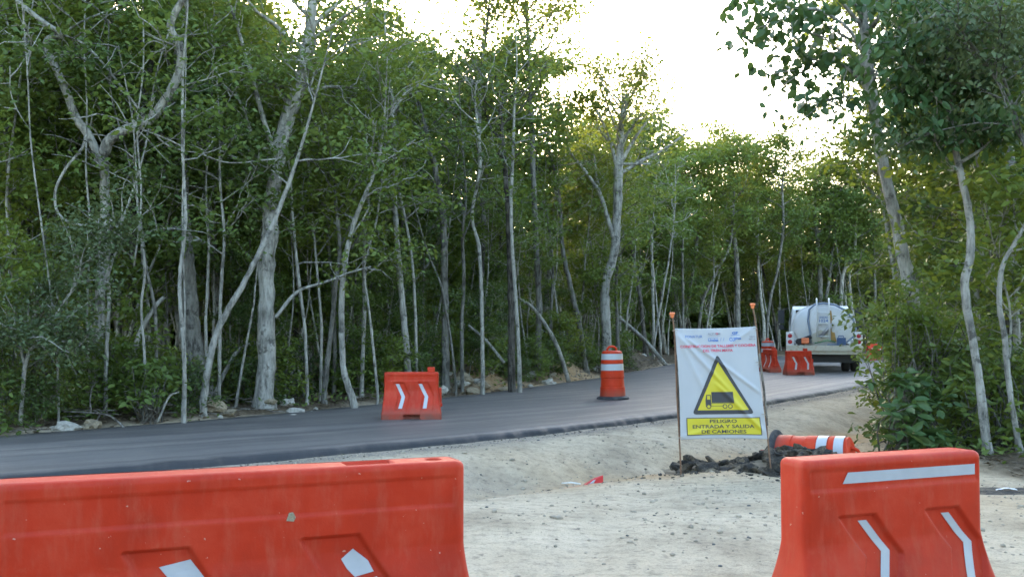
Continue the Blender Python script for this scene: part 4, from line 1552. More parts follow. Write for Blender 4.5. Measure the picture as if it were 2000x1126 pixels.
thin = [
    ('thin straight stem between the forked small tree and the hooked tree', [(115, 825), (112, 720), (104, 620), (95, 540)], [6, 6, 5, 5], 15.2, 'bark_pale'),
    ('thin wavering stem just left of the hooked pale tree', [(178, 800), (174, 700), (170, 600), (176, 450), (168, 330)], [7, 6, 6, 5, 5], 16.0, 'bark_pale'),
    ('slender stem crossing just right of the hooked pale tree', [(206, 805), (208, 690), (213, 590), (212, 500), (236, 440)], [10, 10, 9, 8, 6], 15.9, 'bark_pale'),
    ('spindly upright stem halfway between hooked tree and buttressed trunk', [(286, 800), (282, 690), (276, 600), (283, 520), (270, 420)], [7, 7, 6, 6, 5], 15.9, 'bark_pale'),
    ('slender stem with a kink at mid-height near the buttressed trunk', [(309, 798), (306, 690), (302, 600), (285, 520), (276, 440)], [9, 8, 8, 7, 6], 16.3, 'bark'),
    ('slender stem rising from the base of the leaning pole tree', [(405, 750), (402, 640), (405, 560), (408, 480), (402, 380)], [8, 7, 7, 6, 5], 17.4, 'bark_pale'),
    ('thin stem branching off above the leaning pole tree', [(428, 740), (430, 620), (433, 540), (438, 460), (430, 360)], [9, 8, 8, 7, 6], 17.2, 'bark_pale'),
    ('slim white stem just right of the stout ridged trunk', [(600, 752), (595, 640), (583, 540), (573, 440), (568, 360)], [8, 8, 7, 7, 6], 18.6, 'bark_pale'),
    ('thin stem of the cluster right of the stout trunk, bare to mid-height', [(626, 748), (628, 640), (620, 540), (612, 440), (606, 360)], [7, 7, 6, 6, 5], 19.2, 'bark_pale'),
    ('curved stem joining the forked grey cluster left of the road barrier', [(634, 760), (645, 660), (655, 560), (664, 480), (656, 400), (650, 320)], [13, 12, 11, 10, 8, 7], 18.9, 'bark'),
    ('tallest forked grey stem of the cluster left of the road barrier', [(690, 782), (672, 725), (667, 640), (670, 540), (690, 440), (730, 340), (742, 300)], [18, 15, 14, 13, 12, 9, 7], 18.6, 'bark_pale'),
    ('grey stem standing close behind the forked cluster', [(652, 765), (654, 660), (650, 560), (640, 460), (645, 330)], [10, 9, 9, 8, 6], 20.2, 'bark'),
    ('whitish banded stem between forked cluster and road barrier', [(706, 770), (709, 680), (712, 580), (711, 480), (718, 380)], [11, 10, 10, 9, 7], 20.0, 'bark_pale'),
    ('thin stem bowing right towards the road barrier', [(737, 765), (730, 690), (720, 600), (712, 520), (735, 430)], [7, 7, 6, 6, 5], 19.6, 'bark_pale'),
    ('sturdy pale trunk rising behind the lone road barrier', [(797, 735), (790, 640), (781, 540), (774, 450), (768, 330), (765, 200)], [17, 16, 15, 13, 12, 10], 21.0, 'bark_pale'),
    ('slim straight stem behind the road barrier with one small knot', [(814, 735), (812, 640), (806, 520), (790, 420), (770, 330)], [7, 7, 7, 6, 5], 21.2, 'bark_pale'),
    ('rough grey trunk just right of the road barrier', [(870, 752), (870, 640), (868, 540), (865, 420), (852, 340), (826, 230)], [20, 18, 17, 16, 13, 10], 22.4, 'bark'),
    ('thin stem leaning right beside the rough grey trunk', [(890, 748), (880, 660), (862, 560), (838, 500), (820, 440)], [6, 6, 5, 5, 4], 22.2, 'bark'),
    ('paired slim stem right of the rough grey trunk', [(903, 752), (902, 640), (906, 540), (903, 460), (910, 380)], [9, 9, 8, 7, 6], 22.6, 'bark'),
    ('whitish stem with a wavy upper half near the spoil heap', [(943, 770), (942, 660), (940, 560), (935, 480), (922, 420), (938, 320), (930, 220)], [10, 10, 9, 9, 8, 8, 6], 22.4, 'bark_pale'),
    ('dark trunk of the pair at the near end of the spoil heap', [(1000, 760), (999, 660), (998, 560), (994, 450), (988, 350), (978, 230)], [19, 17, 16, 14, 12, 10], 23.2, 'bark_dark'),
    ('slim white trunk of the pair at the near end of the spoil heap', [(1016, 764), (1012, 660), (1004, 540), (998, 420), (1002, 300)], [10, 10, 9, 8, 7], 22.9, 'bark_pale'),
    ('grey trunk leaning left above the spoil heap', [(1146, 728), (1132, 640), (1112, 550), (1098, 480), (1092, 380)], [14, 13, 12, 10, 8], 30.5, 'bark'),
    ('thin upright stem behind the middle of the spoil heap', [(1078, 730), (1076, 620), (1080, 520), (1070, 430)], [7, 7, 6, 5], 29.5, 'bark'),
]
for k, (lab, pts, wd, d_, bk) in enumerate(thin):
    kw = {**EDGE, 'bare': .42 + .1 * random.random(), 'nb': 12, 'spread': 1.3, 'keep': .88}
    if d_ > 20: kw.update(n_leaf=9, bare=kw['bare'] + .04, keep=.75)
    if d_ < 16.5: kw.update(bare=.62, nb=6, keep=.6)
    hero(lab, pts, wd, d_, H=6.3 + (d_ - 15) * .16 + random.uniform(-.8, 1.0), seed=30 + k, bark=bk, leaf=random.choice(['leaf', 'leaf', 'leaf_yellow', 'leaf_dark']), name='slender_tree' if max(wd) < 12 else 'forest_tree', **kw)

hero('tall forked grey tree with a thin golden crown against the open sky', [(1186, 728), (1184, 640), (1182, 560), (1200, 490), (1206, 400), (1208, 330), (1212, 270), (1215, 210)], [25, 23, 22, 20, 22, 22, 14, 9], 31.5, seed=70, H=8.7, bark='bark_pale', leaf='leaf_yellow',
     bare=.60, nb=24, spread=1.9, n_leaf=11, size=.13, sub=6, sig=.26, keep=.9, up=.9, crown_shape='even',
     limbs=[([(1200, 470), (1185, 420), (1170, 375), (1140, 330), (1115, 300), (1105, 270)], [10, 4], -.5, .5), ([(1172, 378), (1165, 340), (1160, 300)], [6, 3], .3, .4),
            ([(1210, 340), (1250, 315), (1300, 290), (1345, 255)], [9, 3], .6, 1.2), ([(1212, 320), (1240, 270), (1290, 200)], [9, 3], .5, 1.2), ([(1205, 330), (1190, 270), (1165, 215)], [8, 3], -.3, 1.0), ([(1215, 320), (1270, 320)], [6, 3], .2, 0)])
hero('tall leafy tree bounding the open sky on its left side', [(1050, 735), (1052, 600), (1046, 450), (1040, 300), (1035, 150), (1030, 50)], [15, 14, 13, 12, 11, 9], 27.5, seed=73, H=11.5, bark='bark', leaf='leaf',
     bare=.52, nb=30, spread=2.2, n_leaf=20, size=.13, sub=6, sig=.28, keep=.95, up=.8)
hero('leafy tree with lifted boughs left of the sky opening', [(940, 735), (938, 600), (945, 450), (935, 300), (940, 150)], [12, 11, 11, 10, 9], 26, seed=74, H=11.0, bark='bark', leaf='leaf', bare=.5, nb=22, spread=2.0, n_leaf=16, size=.13, sub=5, sig=.28, keep=.92, up=.8)
hero('slim dark stem beside the foot of the golden-crowned tree', [(1207, 728), (1206, 640), (1203, 560), (1208, 480)], [10, 9, 8, 7], 32.5, seed=71, H=8, bark='bark', **{**EDGE, 'size': .13})
mid = [
    ('thin banded white stem left of the sign in the middle distance', [(1277, 700), (1276, 600), (1273, 500), (1268, 400), (1262, 330)], [7, 7, 6, 6, 5], 47, 'bark_pale'),
    ('dark stem directly behind the banner top', [(1334, 700), (1334, 600), (1333, 480), (1336, 400)], [6, 6, 6, 5], 50, 'bark'),
    ('grey trunk leaning right behind the banner', [(1358, 690), (1372, 590), (1395, 540), (1425, 480), (1432, 420)], [8, 8, 7, 6, 5], 52, 'bark'),
    ('straight stout grey trunk between banner and truck', [(1440, 700), (1441, 600), (1438, 500), (1430, 430), (1425, 340)], [13, 13, 12, 10, 8], 54, 'bark'),
    ('thin curving stem left of the far barrel', [(1498, 690), (1502, 600), (1520, 520), (1530, 440), (1528, 370)], [7, 7, 6, 6, 5], 54, 'bark'),
    ('pale trunk rising directly over the tank of the truck', [(1603, 690), (1603, 580), (1598, 480), (1590, 400), (1594, 320)], [11, 11, 10, 8, 6], 58, 'bark'),
    ('forked whitish trunk just right of the tank', [(1643, 690), (1643, 580), (1648, 530), (1668, 500), (1672, 440)], [10, 10, 9, 7, 5], 58, 'bark_pale'),
]
for k, (lab, pts, wd, d_, bk) in enumerate(mid):
    hero(lab, pts, wd, d_, H=random.uniform(9.5, 11.5), seed=80 + k, bark=bk, leaf=random.choice(['leaf', 'leaf_yellow']), bare=.42, nb=18, spread=2.3, n_leaf=20, size=.20, sub=5, sig=.38, keep=.95)

# right-hand wood
hero('tall trunk leaning left with heart-shaped leaves hanging in its crown', [(1822, 850), (1802, 700), (1783, 590), (1760, 470), (1735, 370), (1715, 270), (1700, 170), (1690, 80), (1680, -20)], [38, 35, 32, 30, 28, 26, 25, 24, 22], 15.0, seed=90, H=7.6, bark='bark_pale', leaf='leaf_gloss',
     bare=.56, nb=16, spread=1.5, n_leaf=11, size=.15, sub=5, sig=.22, keep=.95, shape='heart', droop=.8,
     limbs=[([(1695, 130), (1660, 60), (1600, 20), (1560, 20), (1520, 15), (1490, 60)], [8, 3], -.8, 1.6), ([(1690, 60), (1620, -20), (1560, -40), (1520, -30), (1495, 10)], [8, 3], -1.2, 1.6),
            ([(1700, 180), (1650, 130), (1600, 120), (1540, 160)], [7, 2], .5, 1.2), ([(1700, 200), (1650, 190), (1590, 200)], [6, 2], -.4, 1.0)])
hero('whitish crooked trunk topped by a dark mass of drooping leaflets', [(1932, 884), (1915, 760), (1897, 650), (1884, 560), (1896, 490), (1890, 400), (1866, 290), (1858, 200)], [24, 21, 20, 22, 20, 18, 16, 13], 12.9, seed=91, H=5.4, bark='bark_pale', leaf='leaf_gloss',
     bare=.60, nb=17, spread=.85, n_leaf=15, size=.14, sub=6, sig=.18, keep=1, shape='oval', droop=.9, crown_shape='even', sublen=.45)
hero('crooked pale stem with a side branch at the far right', [(1995, 872), (1972, 760), (1962, 660), (1952, 590), (1958, 520), (1985, 470), (2010, 420)], [15, 14, 14, 13, 12, 11, 9], 13.0, seed=92, H=6, bark='bark_pale', leaf='leaf', bare=.5, nb=8, spread=1.1, n_leaf=12, size=.12, sub=4, shape='oval')
hero('thin pale stem leaning parallel behind the tall heart-leaved tree', [(1770, 760), (1760, 620), (1742, 500), (1727, 400), (1715, 320), (1700, 230)], [15, 14, 13, 12, 10, 8], 22, seed=93, H=8.5, bark='bark_pale', leaf='leaf_yellow', bare=.5, nb=18, spread=1.8, n_leaf=20, size=.13, sub=5)
hero('grey trunk half hidden behind the crooked whitish trunk', [(1912, 800), (1908, 640), (1905, 500), (1910, 380), (1906, 250), (1915, 100)], [17, 16, 15, 14, 12, 10], 19, seed=94, H=9, bark='bark_pale', leaf='leaf', bare=.45, nb=18, spread=1.8, n_leaf=20, size=.12, sub=5)
hero('pale trunk standing at the right edge among grey-green sprays', [(1988, 800), (1985, 640), (1978, 500), (1975, 300), (1955, 120), (1930, 20)], [20, 18, 17, 15, 12, 10], 17, seed=95, H=8.5, bark='bark_pale', leaf='leaf', bare=.45, nb=18, spread=1.8, n_leaf=20, size=.12, sub=5)
hero('feathery grey-green tree leaning in from the upper right', [(2080, 880), (2070, 700), (2050, 500), (2020, 350), (1985, 230), (1960, 150)], [16, 14, 12, 10, 8, 6], 12.2, seed=96, H=4.6, bark='bark', leaf='leaf_grey', bare=.45, nb=20, spread=1.25, n_leaf=18, size=.085, sub=5, sig=.18, keep=1, droop=.7, crown_shape='even', sublen=.45)

# fallen and leaning dead poles
def pole(label, pts, w, d, w2=None, dd=0.0, name='fallen_pole', mat_='bark_pale', side=0, raised=False):
    P = [at(px, py, d + dd * k / (len(pts) - 1)) for k, (px, py) in enumerate(pts)]
    b0 = P[0].copy()
    if name == 'fallen_pole' and not raised: P[0].z = min(P[0].z, gz(P[0].x, P[0].y) + .04)
    m_ = MB()
    sp = catmull([tuple(p - b0) for p in P], 5)
    rr_ = np.linspace(w, w2 or w * .6, len(sp)) * d / F / 2
    m_.tube(sp, rr_, 8)
    g = np.random.default_rng(int(pts[0][0]))
    for k in range(side):
        p, dr = interp_path(sp, g.uniform(.35, .98))
        m_.tube(wander(p, dr / np.linalg.norm(dr) * .6 + g.normal(0, .5, 3), g.uniform(.4, 1.4), 5, g, .22), np.linspace(.014, .005, 6), 4)
    o = m_.build(name, M[mat_], None, smooth=True)
    o.location = b0
    tag(o, label, 'branch' if name == 'fallen_pole' else 'liana', 'dead poles leaning in the forest' if name == 'fallen_pole' else None)
    return o


pole('dead white pole fallen left across the spoil heap with forked twigs', [(1112, 724), (1090, 680), (1066, 635), (1040, 600), (1018, 585)], 9, 27.5, 5, -.6, side=5)
pole('straight bare pole leaning left over the road bend by the barrel', [(1302, 702), (1260, 665), (1205, 616)], 9, 40, 7, -1, side=1)
pole('dead pole propped from the stout trunk up to the right', [(538, 620), (580, 570), (630, 552), (690, 530), (725, 520)], 8, 17.6, 3, .8, side=4, raised=True)
pole('grey pole slanting behind the foot of the stout trunk', [(410, 735), (460, 690), (500, 668), (520, 655)], 9, 18.3, 6, .4)
pole('slanting pole in the thicket left of the buttressed trunk', [(235, 745), (270, 660), (298, 605), (320, 580)], 12, 17.2, 8, .5)
pole('thin pole slanting down right behind the whitish wavy stem', [(985, 708), (950, 665), (915, 635)], 6, 23.2, 5, .4, raised=True)
pole('long thin pole leaning right behind the road barrier', [(738, 680), (765, 610), (800, 560), (850, 500)], 6, 22.5, 4, .5, raised=True)
pole('bleached branch lying along the road edge at the left', [(250, 828), (215, 812), (170, 805), (120, 803)], 5, 15.0, 3, .3, mat_='dead_wood', side=3)
pole('bleached stick sticking up beside the slim whitish twin stem', [(308, 806), (330, 775), (350, 765)], 5, 15.6, 3, .1)
pole('pale liana hanging in a wide loop beside the hooked tree', [(168, 262), (160, 290), (128, 330), (108, 375), (116, 420), (160, 440), (205, 426), (228, 440), (237, 475), (222, 502), (206, 560)], 6, 15.7, 5, .2, name='liana')
pole('long thin liana hanging straight down between hooked tree and stout trunk', [(358, 760), (361, 600), (356, 420), (362, 200), (364, 0), (366, -60)], 3, 15.6, 2, .2, name='liana')
pole('thin wavering liana hanging right of the hooked limb', [(262, 520), (276, 390), (268, 250), (280, 130), (279, -20)], 4, 15.8, 3, .2, name='liana')
pole('thin arching vine sweeping from the hooked limb to the stout trunk', [(290, 250), (330, 285), (390, 300), (450, 318), (540, 310)], 4, 16.3, 3, .6, name='liana')

# ---- trees that fill the wood: a few grown forms, many copies
CAN = []
for k in range(7):
    w_, L_ = gen_tree(200 + k, H=random.uniform(9.2, 11.2), r=random.uniform(.06, .11), bare=.40 + .05 * (k % 3), nb=26, spread=2.1, n_leaf=26, size=.16, sig=.24, lean=.08, wob=.05, sub=5, keep=.92)
    CAN.append((wood_mesh(w_, 'trunk', M[['bark', 'bark_pale', 'bark_dark'][k % 3]]), [L_.mesh('crown', M[q]) for q in ('leaf',)] ))
SAP = []
for k in range(8):
    w_, L_ = gen_tree(300 + k, H=random.uniform(3.8, 6.4), r=random.uniform(.022, .04), bare=.30 + .06 * (k % 3), nb=15, spread=1.1, n_leaf=20, size=.115, sig=.15, lean=.15, wob=.07, sub=4, keep=.9, crown_shape='even', sublen=.45, sides=6)
    SAP.append((wood_mesh(w_, 'trunk', M[['bark_pale', 'bark', 'bark_pale'][k % 3]]), [L_.mesh('crown', M[['leaf', 'leaf_yellow', 'leaf', 'leaf_dark'][k % 4]])]))
POL = []
for k in range(8):
    w_, L_ = gen_tree(500 + k, H=random.uniform(6.2, 8.2), r=random.uniform(.022, .045), bare=.58, nb=9, spread=.95, n_leaf=12, size=.12, sig=.22, lean=.12, wob=.045, sub=4, keep=.85, crown_shape='even', sublen=.45, sides=6)
    POL.append((wood_mesh(w_, 'trunk', M[['bark_pale', 'bark_pale', 'bark'][k % 3]]), [L_.mesh('crown', M[['leaf', 'leaf_yellow'][k % 2]])]))
SHR = []
for k in range(5):
    w_, L_ = gen_tree(400 + k, H=random.uniform(.9, 1.7), r=.014, bare=.08, nb=12, spread=.55, n_leaf=10, size=.10, sig=.13, lean=.25, wob=.12, sub=4, keep=1, crown_shape='even', sublen=.3, sides=5, shape='oval')
    SHR.append((wood_mesh(w_, 'stem', M['bark']), [L_.mesh('crown', M[['leaf', 'leaf_dark', 'leaf_yellow'][k % 3]])]))


def in_view(x, y, margin=.07, top=None):
    return y > 3 and abs(x / y) < .5 + margin


LANDMARK = [(45, 'forked small tree'), (190, 'hooked pale tree'), (285, 'spindly upright stem'), (385, 'massive buttressed trunk'), (518, 'stout ridged trunk'), (600, 'slim white stem'), (680, 'forked grey cluster'), (740, 'thin bowing stem'),
            (800, 'road barrier'), (870, 'rough grey trunk'), (942, 'whitish wavy stem'), (1008, 'trunk pair'), (1075, 'spoil heap'), (1145, 'left-leaning grey trunk'), (1195, 'golden-crowned tree'), (1300, 'road bend'), (1440, 'straight stout far trunk'), (1600, 'tank of the truck'), (1800, 'tall heart-leaved tree'), (1925, 'crooked whitish trunk'), (1990, 'right frame edge')]


def whereabouts(x, y):
    px = 1000 + x / y * F
    q, nm = min(LANDMARK, key=lambda l: abs(l[0] - px))
    if abs(q - px) < 14: return 'in line with the ' + nm
    return ('just left of the ' if px < q else 'just right of the ') + nm


def stature(h, a, b):
    t = (h - a) / (b - a)
    return ['smallest', 'small', 'middling', 'tall', 'tallest'][int(np.clip((t + 1) / 3 * 5, 0, 4))]


# the hooked tree, the buttressed and the stout trunk stay in sight: nothing grows between them and the road
CLEAR = [(75, 420, 17.6), (470, 640, 18.0), (650, 720, 18.4), (1165, 1235, 31), (1730, 1830, 14.0)]


USED = set()


def scatter(n, test, kinds, name, label, cat, group, smin, smax, mind, seed, box, each=None):
    g = np.random.default_rng(seed)
    pts = []
    tries = 0
    while len(pts) < n and tries < n * 70:
        tries += 1
        x, y = g.uniform(box[0], box[1]), g.uniform(box[2], box[3])
        if not in_view(x, y): continue
        if not test(x, y): continue
        px = 1000 + x / y * F
        if name not in ('shrub',) and any(a_ < px < b_ and y < c_ for a_, b_, c_ in CLEAR): continue
        if name == 'forest_tree' and 400 < px < 1010 and y < 40 and SF(x, y) < 11 and g.random() < .82: continue
        if name == 'forest_tree' and 660 < px < 1060 and y < 42 and SF(x, y) >= 11 and g.random() < .6: continue
        if name == 'forest_tree' and 1090 < px < 1330 and y < 44: continue
        if any((x - a_) ** 2 + (y - b_) ** 2 < mind * mind for a_, b_ in pts): continue
        tm, lms = kinds[g.integers(len(kinds))]
        sc = g.uniform(smin, smax)
        low = .74 if 420 < px < 1010 and y < 40 and name in ('sapling', 'slender_tree') else 1.0
        if name == 'forest_tree' and 470 < px < 1060 and y < 42: low = .93
        lb = label if each is None else each.format(size=stature(sc, smin + (smax - smin) * .33, smin + (smax - smin) * .67), where=whereabouts(x, y))
        if lb in USED and each is not None: continue
        USED.add(lb)
        pts.append((x, y))
        tree_obj(name, tm, lms[g.integers(len(lms))], (x, y, gz(x, y) - .03), g.uniform(0, 6.28), sc * low, lb, cat, group)
    return pts


SF = lambda x, y: float(sdist(np.array([x]), np.array([y]), FAR)[0])
SR_ = lambda x, y: -float(sdist(np.array([x]), np.array([y]), RIGHT)[0])
# left wood, behind the traced trunks; the sky gap stays open above the road bend
scatter(28, lambda x, y: .6 < SF(x, y) < 3.0 and y < 34, SAP, 'sapling', 'leafy sapling among the trunks at the far edge of the road', 'sapling', 'saplings at the far road edge', .65, 1.0, .7, 1, (-16, 8, 10, 34), each='{size} leafy sapling at the far road edge {where}')
scatter(44, lambda x, y: 3.0 < SF(x, y) < 9 and y < 40, SAP, 'sapling', 'leafy sapling deeper in the wood beyond the road', 'sapling', 'saplings deeper in the wood', .9, 1.3, 1.0, 2, (-22, 8, 10, 44), each='{size} leafy sapling deeper in the wood {where}')
scatter(44, lambda x, y: 2.5 < SF(x, y) < 9 and y < 36, CAN, 'forest_tree', 'leafy forest tree behind the front row of trunks beyond the road', 'tree', 'trees behind the front row', .82, 1.0, 1.5, 3, (-22, 8, 10, 44), each='{size} leafy tree behind the front row {where}')
scatter(80, lambda x, y: 9 < SF(x, y) < 22 and y < 42, CAN, 'forest_tree', 'leafy tree deep in the wood beyond the road', 'tree', 'trees deep in the wood', .85, 1.05, 1.5, 4, (-34, 4, 14, 50), each='{size} leafy tree deep in the wood {where}')
scatter(120, lambda x, y: .7 < SF(x, y) < 7 and y < 36, POL, 'slender_tree', '', 'tree', 'thin pale stems among the front trunks', .85, 1.15, .45, 11, (-16, 8, 10, 38), each='{size} thin pale stem in the wood {where}')
scatter(44, lambda x, y: .8 < SF(x, y) < 7 and y > 36, POL, 'slender_tree', '', 'tree', 'thin pale stems of the far wood', 1.0, 1.5, 1.0, 12, (2, 30, 36, 66), each='{size} thin pale stem of the far wood {where}')
# across the bend
scatter(52, lambda x, y: 1.2 < SF(x, y) < 15 and y >= 36 and x > 3, CAN, 'forest_tree', 'tree in the far wood behind the truck and banner', 'tree', 'trees behind the truck', .88, 1.1, 1.7, 5, (2, 34, 36, 84), each='{size} tree of the far wood {where}')
scatter(34, lambda x, y: .8 < SF(x, y) < 9 and y >= 34, SAP, 'sapling', 'leafy sapling at the foot of the far wood behind the truck', 'sapling', 'saplings behind the truck', 1.0, 1.5, 1.2, 6, (2, 34, 34, 80), each='{size} leafy sapling in the far wood {where}')
# right wood
scatter(22, lambda x, y: 1.2 < SR_(x, y) < 10 and y > 15 and y < 40, CAN, 'forest_tree', 'tree in the sunlit wood on the right', 'tree', 'trees in the right-hand wood', .75, .95, 1.5, 7, (5, 24, 13, 42), each='{size} tree in the right-hand wood {where}')
scatter(22, lambda x, y: .3 < SR_(x, y) < 7 and y > 13.5 and y < 40, SAP, 'sapling', 'leafy sapling in the wood on the right', 'sapling', 'saplings in the right-hand wood', .9, 1.4, .8, 8, (5, 24, 13, 42), each='{size} leafy sapling in the right-hand wood {where}')
# shrubs at the forest feet
scatter(80, lambda x, y: .35 < SF(x, y) < 2.6 and y < 36, SHR, 'shrub', 'low leafy shrub at the far edge of the road', 'shrub', 'shrubs at the far road edge', .45, 1.0, .45, 9, (-12, 8, 10, 36), each='{size} low shrub at the far road edge {where}')
scatter(22, lambda x, y: -.1 < SR_(x, y) < 2.6 and 12.5 < y < 24, SHR, 'shrub', 'low leafy shrub in front of the wood on the right', 'shrub', 'shrubs before the right-hand wood', .7, 1.3, .5, 10, (5, 12, 12.5, 24), each='{size} low shrub before the right-hand wood {where}')


# ---- bushes that stand out on the right
def bush(name, label, centres, size, leaf, shape, n_per, sig, seed, stems=7, droop=.3, base=None):
    g = np.random.default_rng(seed)
    b0 = base
    wood, L = MB(), Leaves()
    for (px, py, d, rx, rz, n) in centres:
        c = at(px, py, d)
        for k in range(n):
            q = np.array(c - b0) + np.array([g.normal(0, rx), g.normal(0, rx * .9), g.normal(0, rz)])
            q[2] = max(q[2], .08)
            cluster(L, q, g, n_per, sig, size, shape=shape, droop=droop)
            if g.random() < .6:
                s0 = np.array([g.normal(0, .12), g.normal(0, .12), -.05])
                midp = s0 * .5 + q * .5 + g.normal(0, .1, 3)
                wood.tube(catmull([tuple(s0), tuple(midp), tuple(q)], 3), np.linspace(.014, .005, 7), 5, cap=False)
    r_ = empty(name, b0)
    tag(r_, label, 'bush')
    link('stems', wood_mesh(wood, 'stems', M['bark']), None, r_)
    link('crown', L.mesh('crown', M[leaf]), None, r_)


def gp(px, d):
    p = at(px, 700, d)
    return Vector((p.x, p.y, gz(p.x, p.y)))


bush('broadleaf_bush', 'broad glossy-leaved bush at the end of the gravel bank', [(1766, 750, 13.2, .16, .12, 13), (1762, 815, 13.0, .18, .17, 16), (1778, 855, 13.0, .2, .10, 12), (1795, 790, 13.4, .18, .22, 12)], .17, 'leaf_gloss', 'oval', 9, .09, 1, base=gp(1755, 13.3), droop=.1)
bush('yellow_bush', 'bright yellow-green bush reaching out in front of the truck', [(1797, 625, 14.2, .24, .14, 20), (1787, 660, 14.0, .18, .2, 14), (1830, 660, 14.4, .25, .3, 16), (1750, 605, 14.0, .13, .07, 6), (1700, 697, 13.9, .12, .03, 3), (1760, 560, 14.2, .12, .06, 4)], .085, 'leaf_yellow', 'oval', 27, .12, 2, base=gp(1775, 14.3))
bush('dense_bush', 'dark dense bush at the feet of the crooked whitish trunk', [(1850, 800, 13.6, .30, .25, 22), (1900, 770, 14.0, .32, .3, 20), (1830, 860, 13.3, .28, .12, 14), (1890, 850, 13.4, .3, .14, 14)], .12, 'leaf', 'oval', 12, .12, 3, base=gp(1860, 13.7))
bush('dense_bush', 'mid-green bush at the far right behind the gravel', [(1965, 800, 13.7, .28, .3, 20), (1995, 850, 13.3, .22, .15, 12), (1960, 720, 14.2, .35, .3, 18)], .12, 'leaf', 'oval', 12, .13, 4, base=gp(1975, 13.8))
bush('leafy_bush', 'leafy bush between the yellow-green bush and the crooked trunk', [(1830, 600, 15.5, .35, .3, 18), (1870, 660, 15.2, .35, .3, 18), (1820, 720, 14.6, .25, .2, 12)], .10, 'leaf_yellow', 'oval', 16, .14, 5, base=gp(1840, 15.3))
bush('leafy_bush', 'big leafy bush at the left edge of the wood', [(30, 560, 15.6, .35, .3, 26), (70, 520, 15.8, .3, .25, 18), (15, 650, 15.2, .25, .3, 14), (120, 600, 15.9, .3, .3, 16)], .11, 'leaf', 'oval', 12, .15, 6, base=gp(45, 15.5))
bush('leafy_bush', 'bright leafy bush beside the foot of the slim whitish twin stem', [(295, 740, 15.7, .20, .14, 14), (270, 770, 15.6, .2, .1, 8), (320, 725, 15.9, .14, .1, 6)], .12, 'leaf', 'oval', 11, .10, 7, base=gp(290, 15.8))

# root plate and rubble at the foot of the leaning pole tree
for (px, py, d_, s_, lab) in [(418, 770, 16.9, .22, 'earthy upturned root clod at the foot of the leaning pole tree'), (340, 765, 17.4, .20, 'earthy boulder left of the massive buttressed trunk'),
                              (447, 785, 16.9, .12, 'brown stone between leaning pole tree and stout trunk'), (905, 735, 23.4, .22, 'dark boulder among stones behind the whitish wavy stem')]:
    rock(px, py, d_, s_, lab, tanned=True)
for (px, py, s_, lab) in [(582, 800, .19, 'largest white stone beside the stout ridged trunk'), (560, 795, .13, 'small white stone touching the stout ridged trunk'), (608, 798, .11, 'white stone right of the largest by the stout trunk'),
                          (128, 836, .17, 'wide white stone at the road edge near the far left'), (205, 834, .07, 'little white stone of the two below the hooked tree, nearer the wide stone'), (218, 832, .07, 'little white stone of the two below the hooked tree, nearer the twin stem'),
                          (48, 848, .07, 'pale stone at the foot of the forked small tree'), (570, 806, .12, 'flat white stone below the largest by the stout trunk')]:
    d_ = pix_depth(px, py + 4, .02) + .25
    rock(px, py, d_, s_, lab)
g = np.random.default_rng(12)
k = 0
while k < 200:
    x, y = g.uniform(-9, 8), g.uniform(11, 42)
    s = SF(x, y)
    if not (.06 < s < 1.7) or not in_view(x, y, -.01): continue
    if g.random() > .25 + .75 * (22 < y < 34): continue
    q = 1000 + x / y * F
    tn = g.random() < .45
    sz = .05 + .15 * g.random() ** 2
    lb = ('earthy ' if tn else 'pale ') + ('lump' if sz > .13 else 'stone') + ' in the roadside rubble ' + whereabouts(x, y)
    k += 1
    if lb in USED: continue
    USED.add(lb)
    rock(q, 700, y, sz, lb, 'stones along the far road edge', tanned=tn)

# ---- uncountable stuff: gravel, litter, weeds, and the mass of the wood behind
def scatter_mesh(name, me_list, P, Sx, Rz, material, label):
    Vs, Fs, n = [], [], 0
    base = []
    for me in me_list:
        v = np.zeros(len(me.vertices) * 3); me.vertices.foreach_get('co', v)
        f = np.zeros(len(me.polygons) * 3, np.int32); me.polygons.foreach_get('vertices', f)
        base.append((v.reshape(-1, 3), f.reshape(-1, 3)))
    g_ = np.random.default_rng(99)
    for p, s_, r_ in zip(P, Sx, Rz):
        v, f = base[g_.integers(len(base))]
        c_, sn_ = math.cos(r_), math.sin(r_)
        q = v * (s_ * g_.uniform(.7, 1.3, 3))
        q = np.stack([q[:, 0] * c_ - q[:, 1] * sn_, q[:, 0] * sn_ + q[:, 1] * c_, q[:, 2]], -1) + p
        Vs.append(q); Fs.append(f + n); n += len(v)
    me = mesh_np(name, np.concatenate(Vs), np.concatenate(Fs))
    me.materials.append(material)
    o = link(name, me)
    tag(o, label, kind='stuff')
    return o


M['grey_stone'] = rock_mat('grey_stone', (.06, .06, .062), (.16, .155, .15))
PEB = [stone_mesh('peb', 50 + k, 1, .5, .6) for k in range(5)]
g = np.random.default_rng(21)
X_ = g.uniform(-6, 8, 30000); Y_ = 2.6 + 13 * g.random(30000) ** 1.0
sn_ = -sdist(X_, Y_, NEAR); sr_ = -sdist(X_, Y_, RIGHT)
okm = (sn_ > .1) & (sr_ < .6) & (np.abs(X_ / Y_) < .53)
X_, Y_, sn_ = X_[okm], Y_[okm], sn_[okm]
prob = .10 + .5 * np.clip(fbm(X_, Y_, .9, 3, 2) + .25, 0, 1) + .35 * np.exp(-((sn_ - 2.2) / .9) ** 2) + .5 * np.exp(-(sn_ / .35) ** 2)
okm = g.random(len(X_)) < prob
X_, Y_ = X_[okm], Y_[okm]
Z_ = height(X_, Y_)
sz = .005 + .010 * g.random(len(X_)) ** 3 + .022 * g.random(len(X_)) ** 16
h = len(X_) // 3
dk = g.random(len(X_)) < .16
sz = np.where(dk, sz * .8, sz)
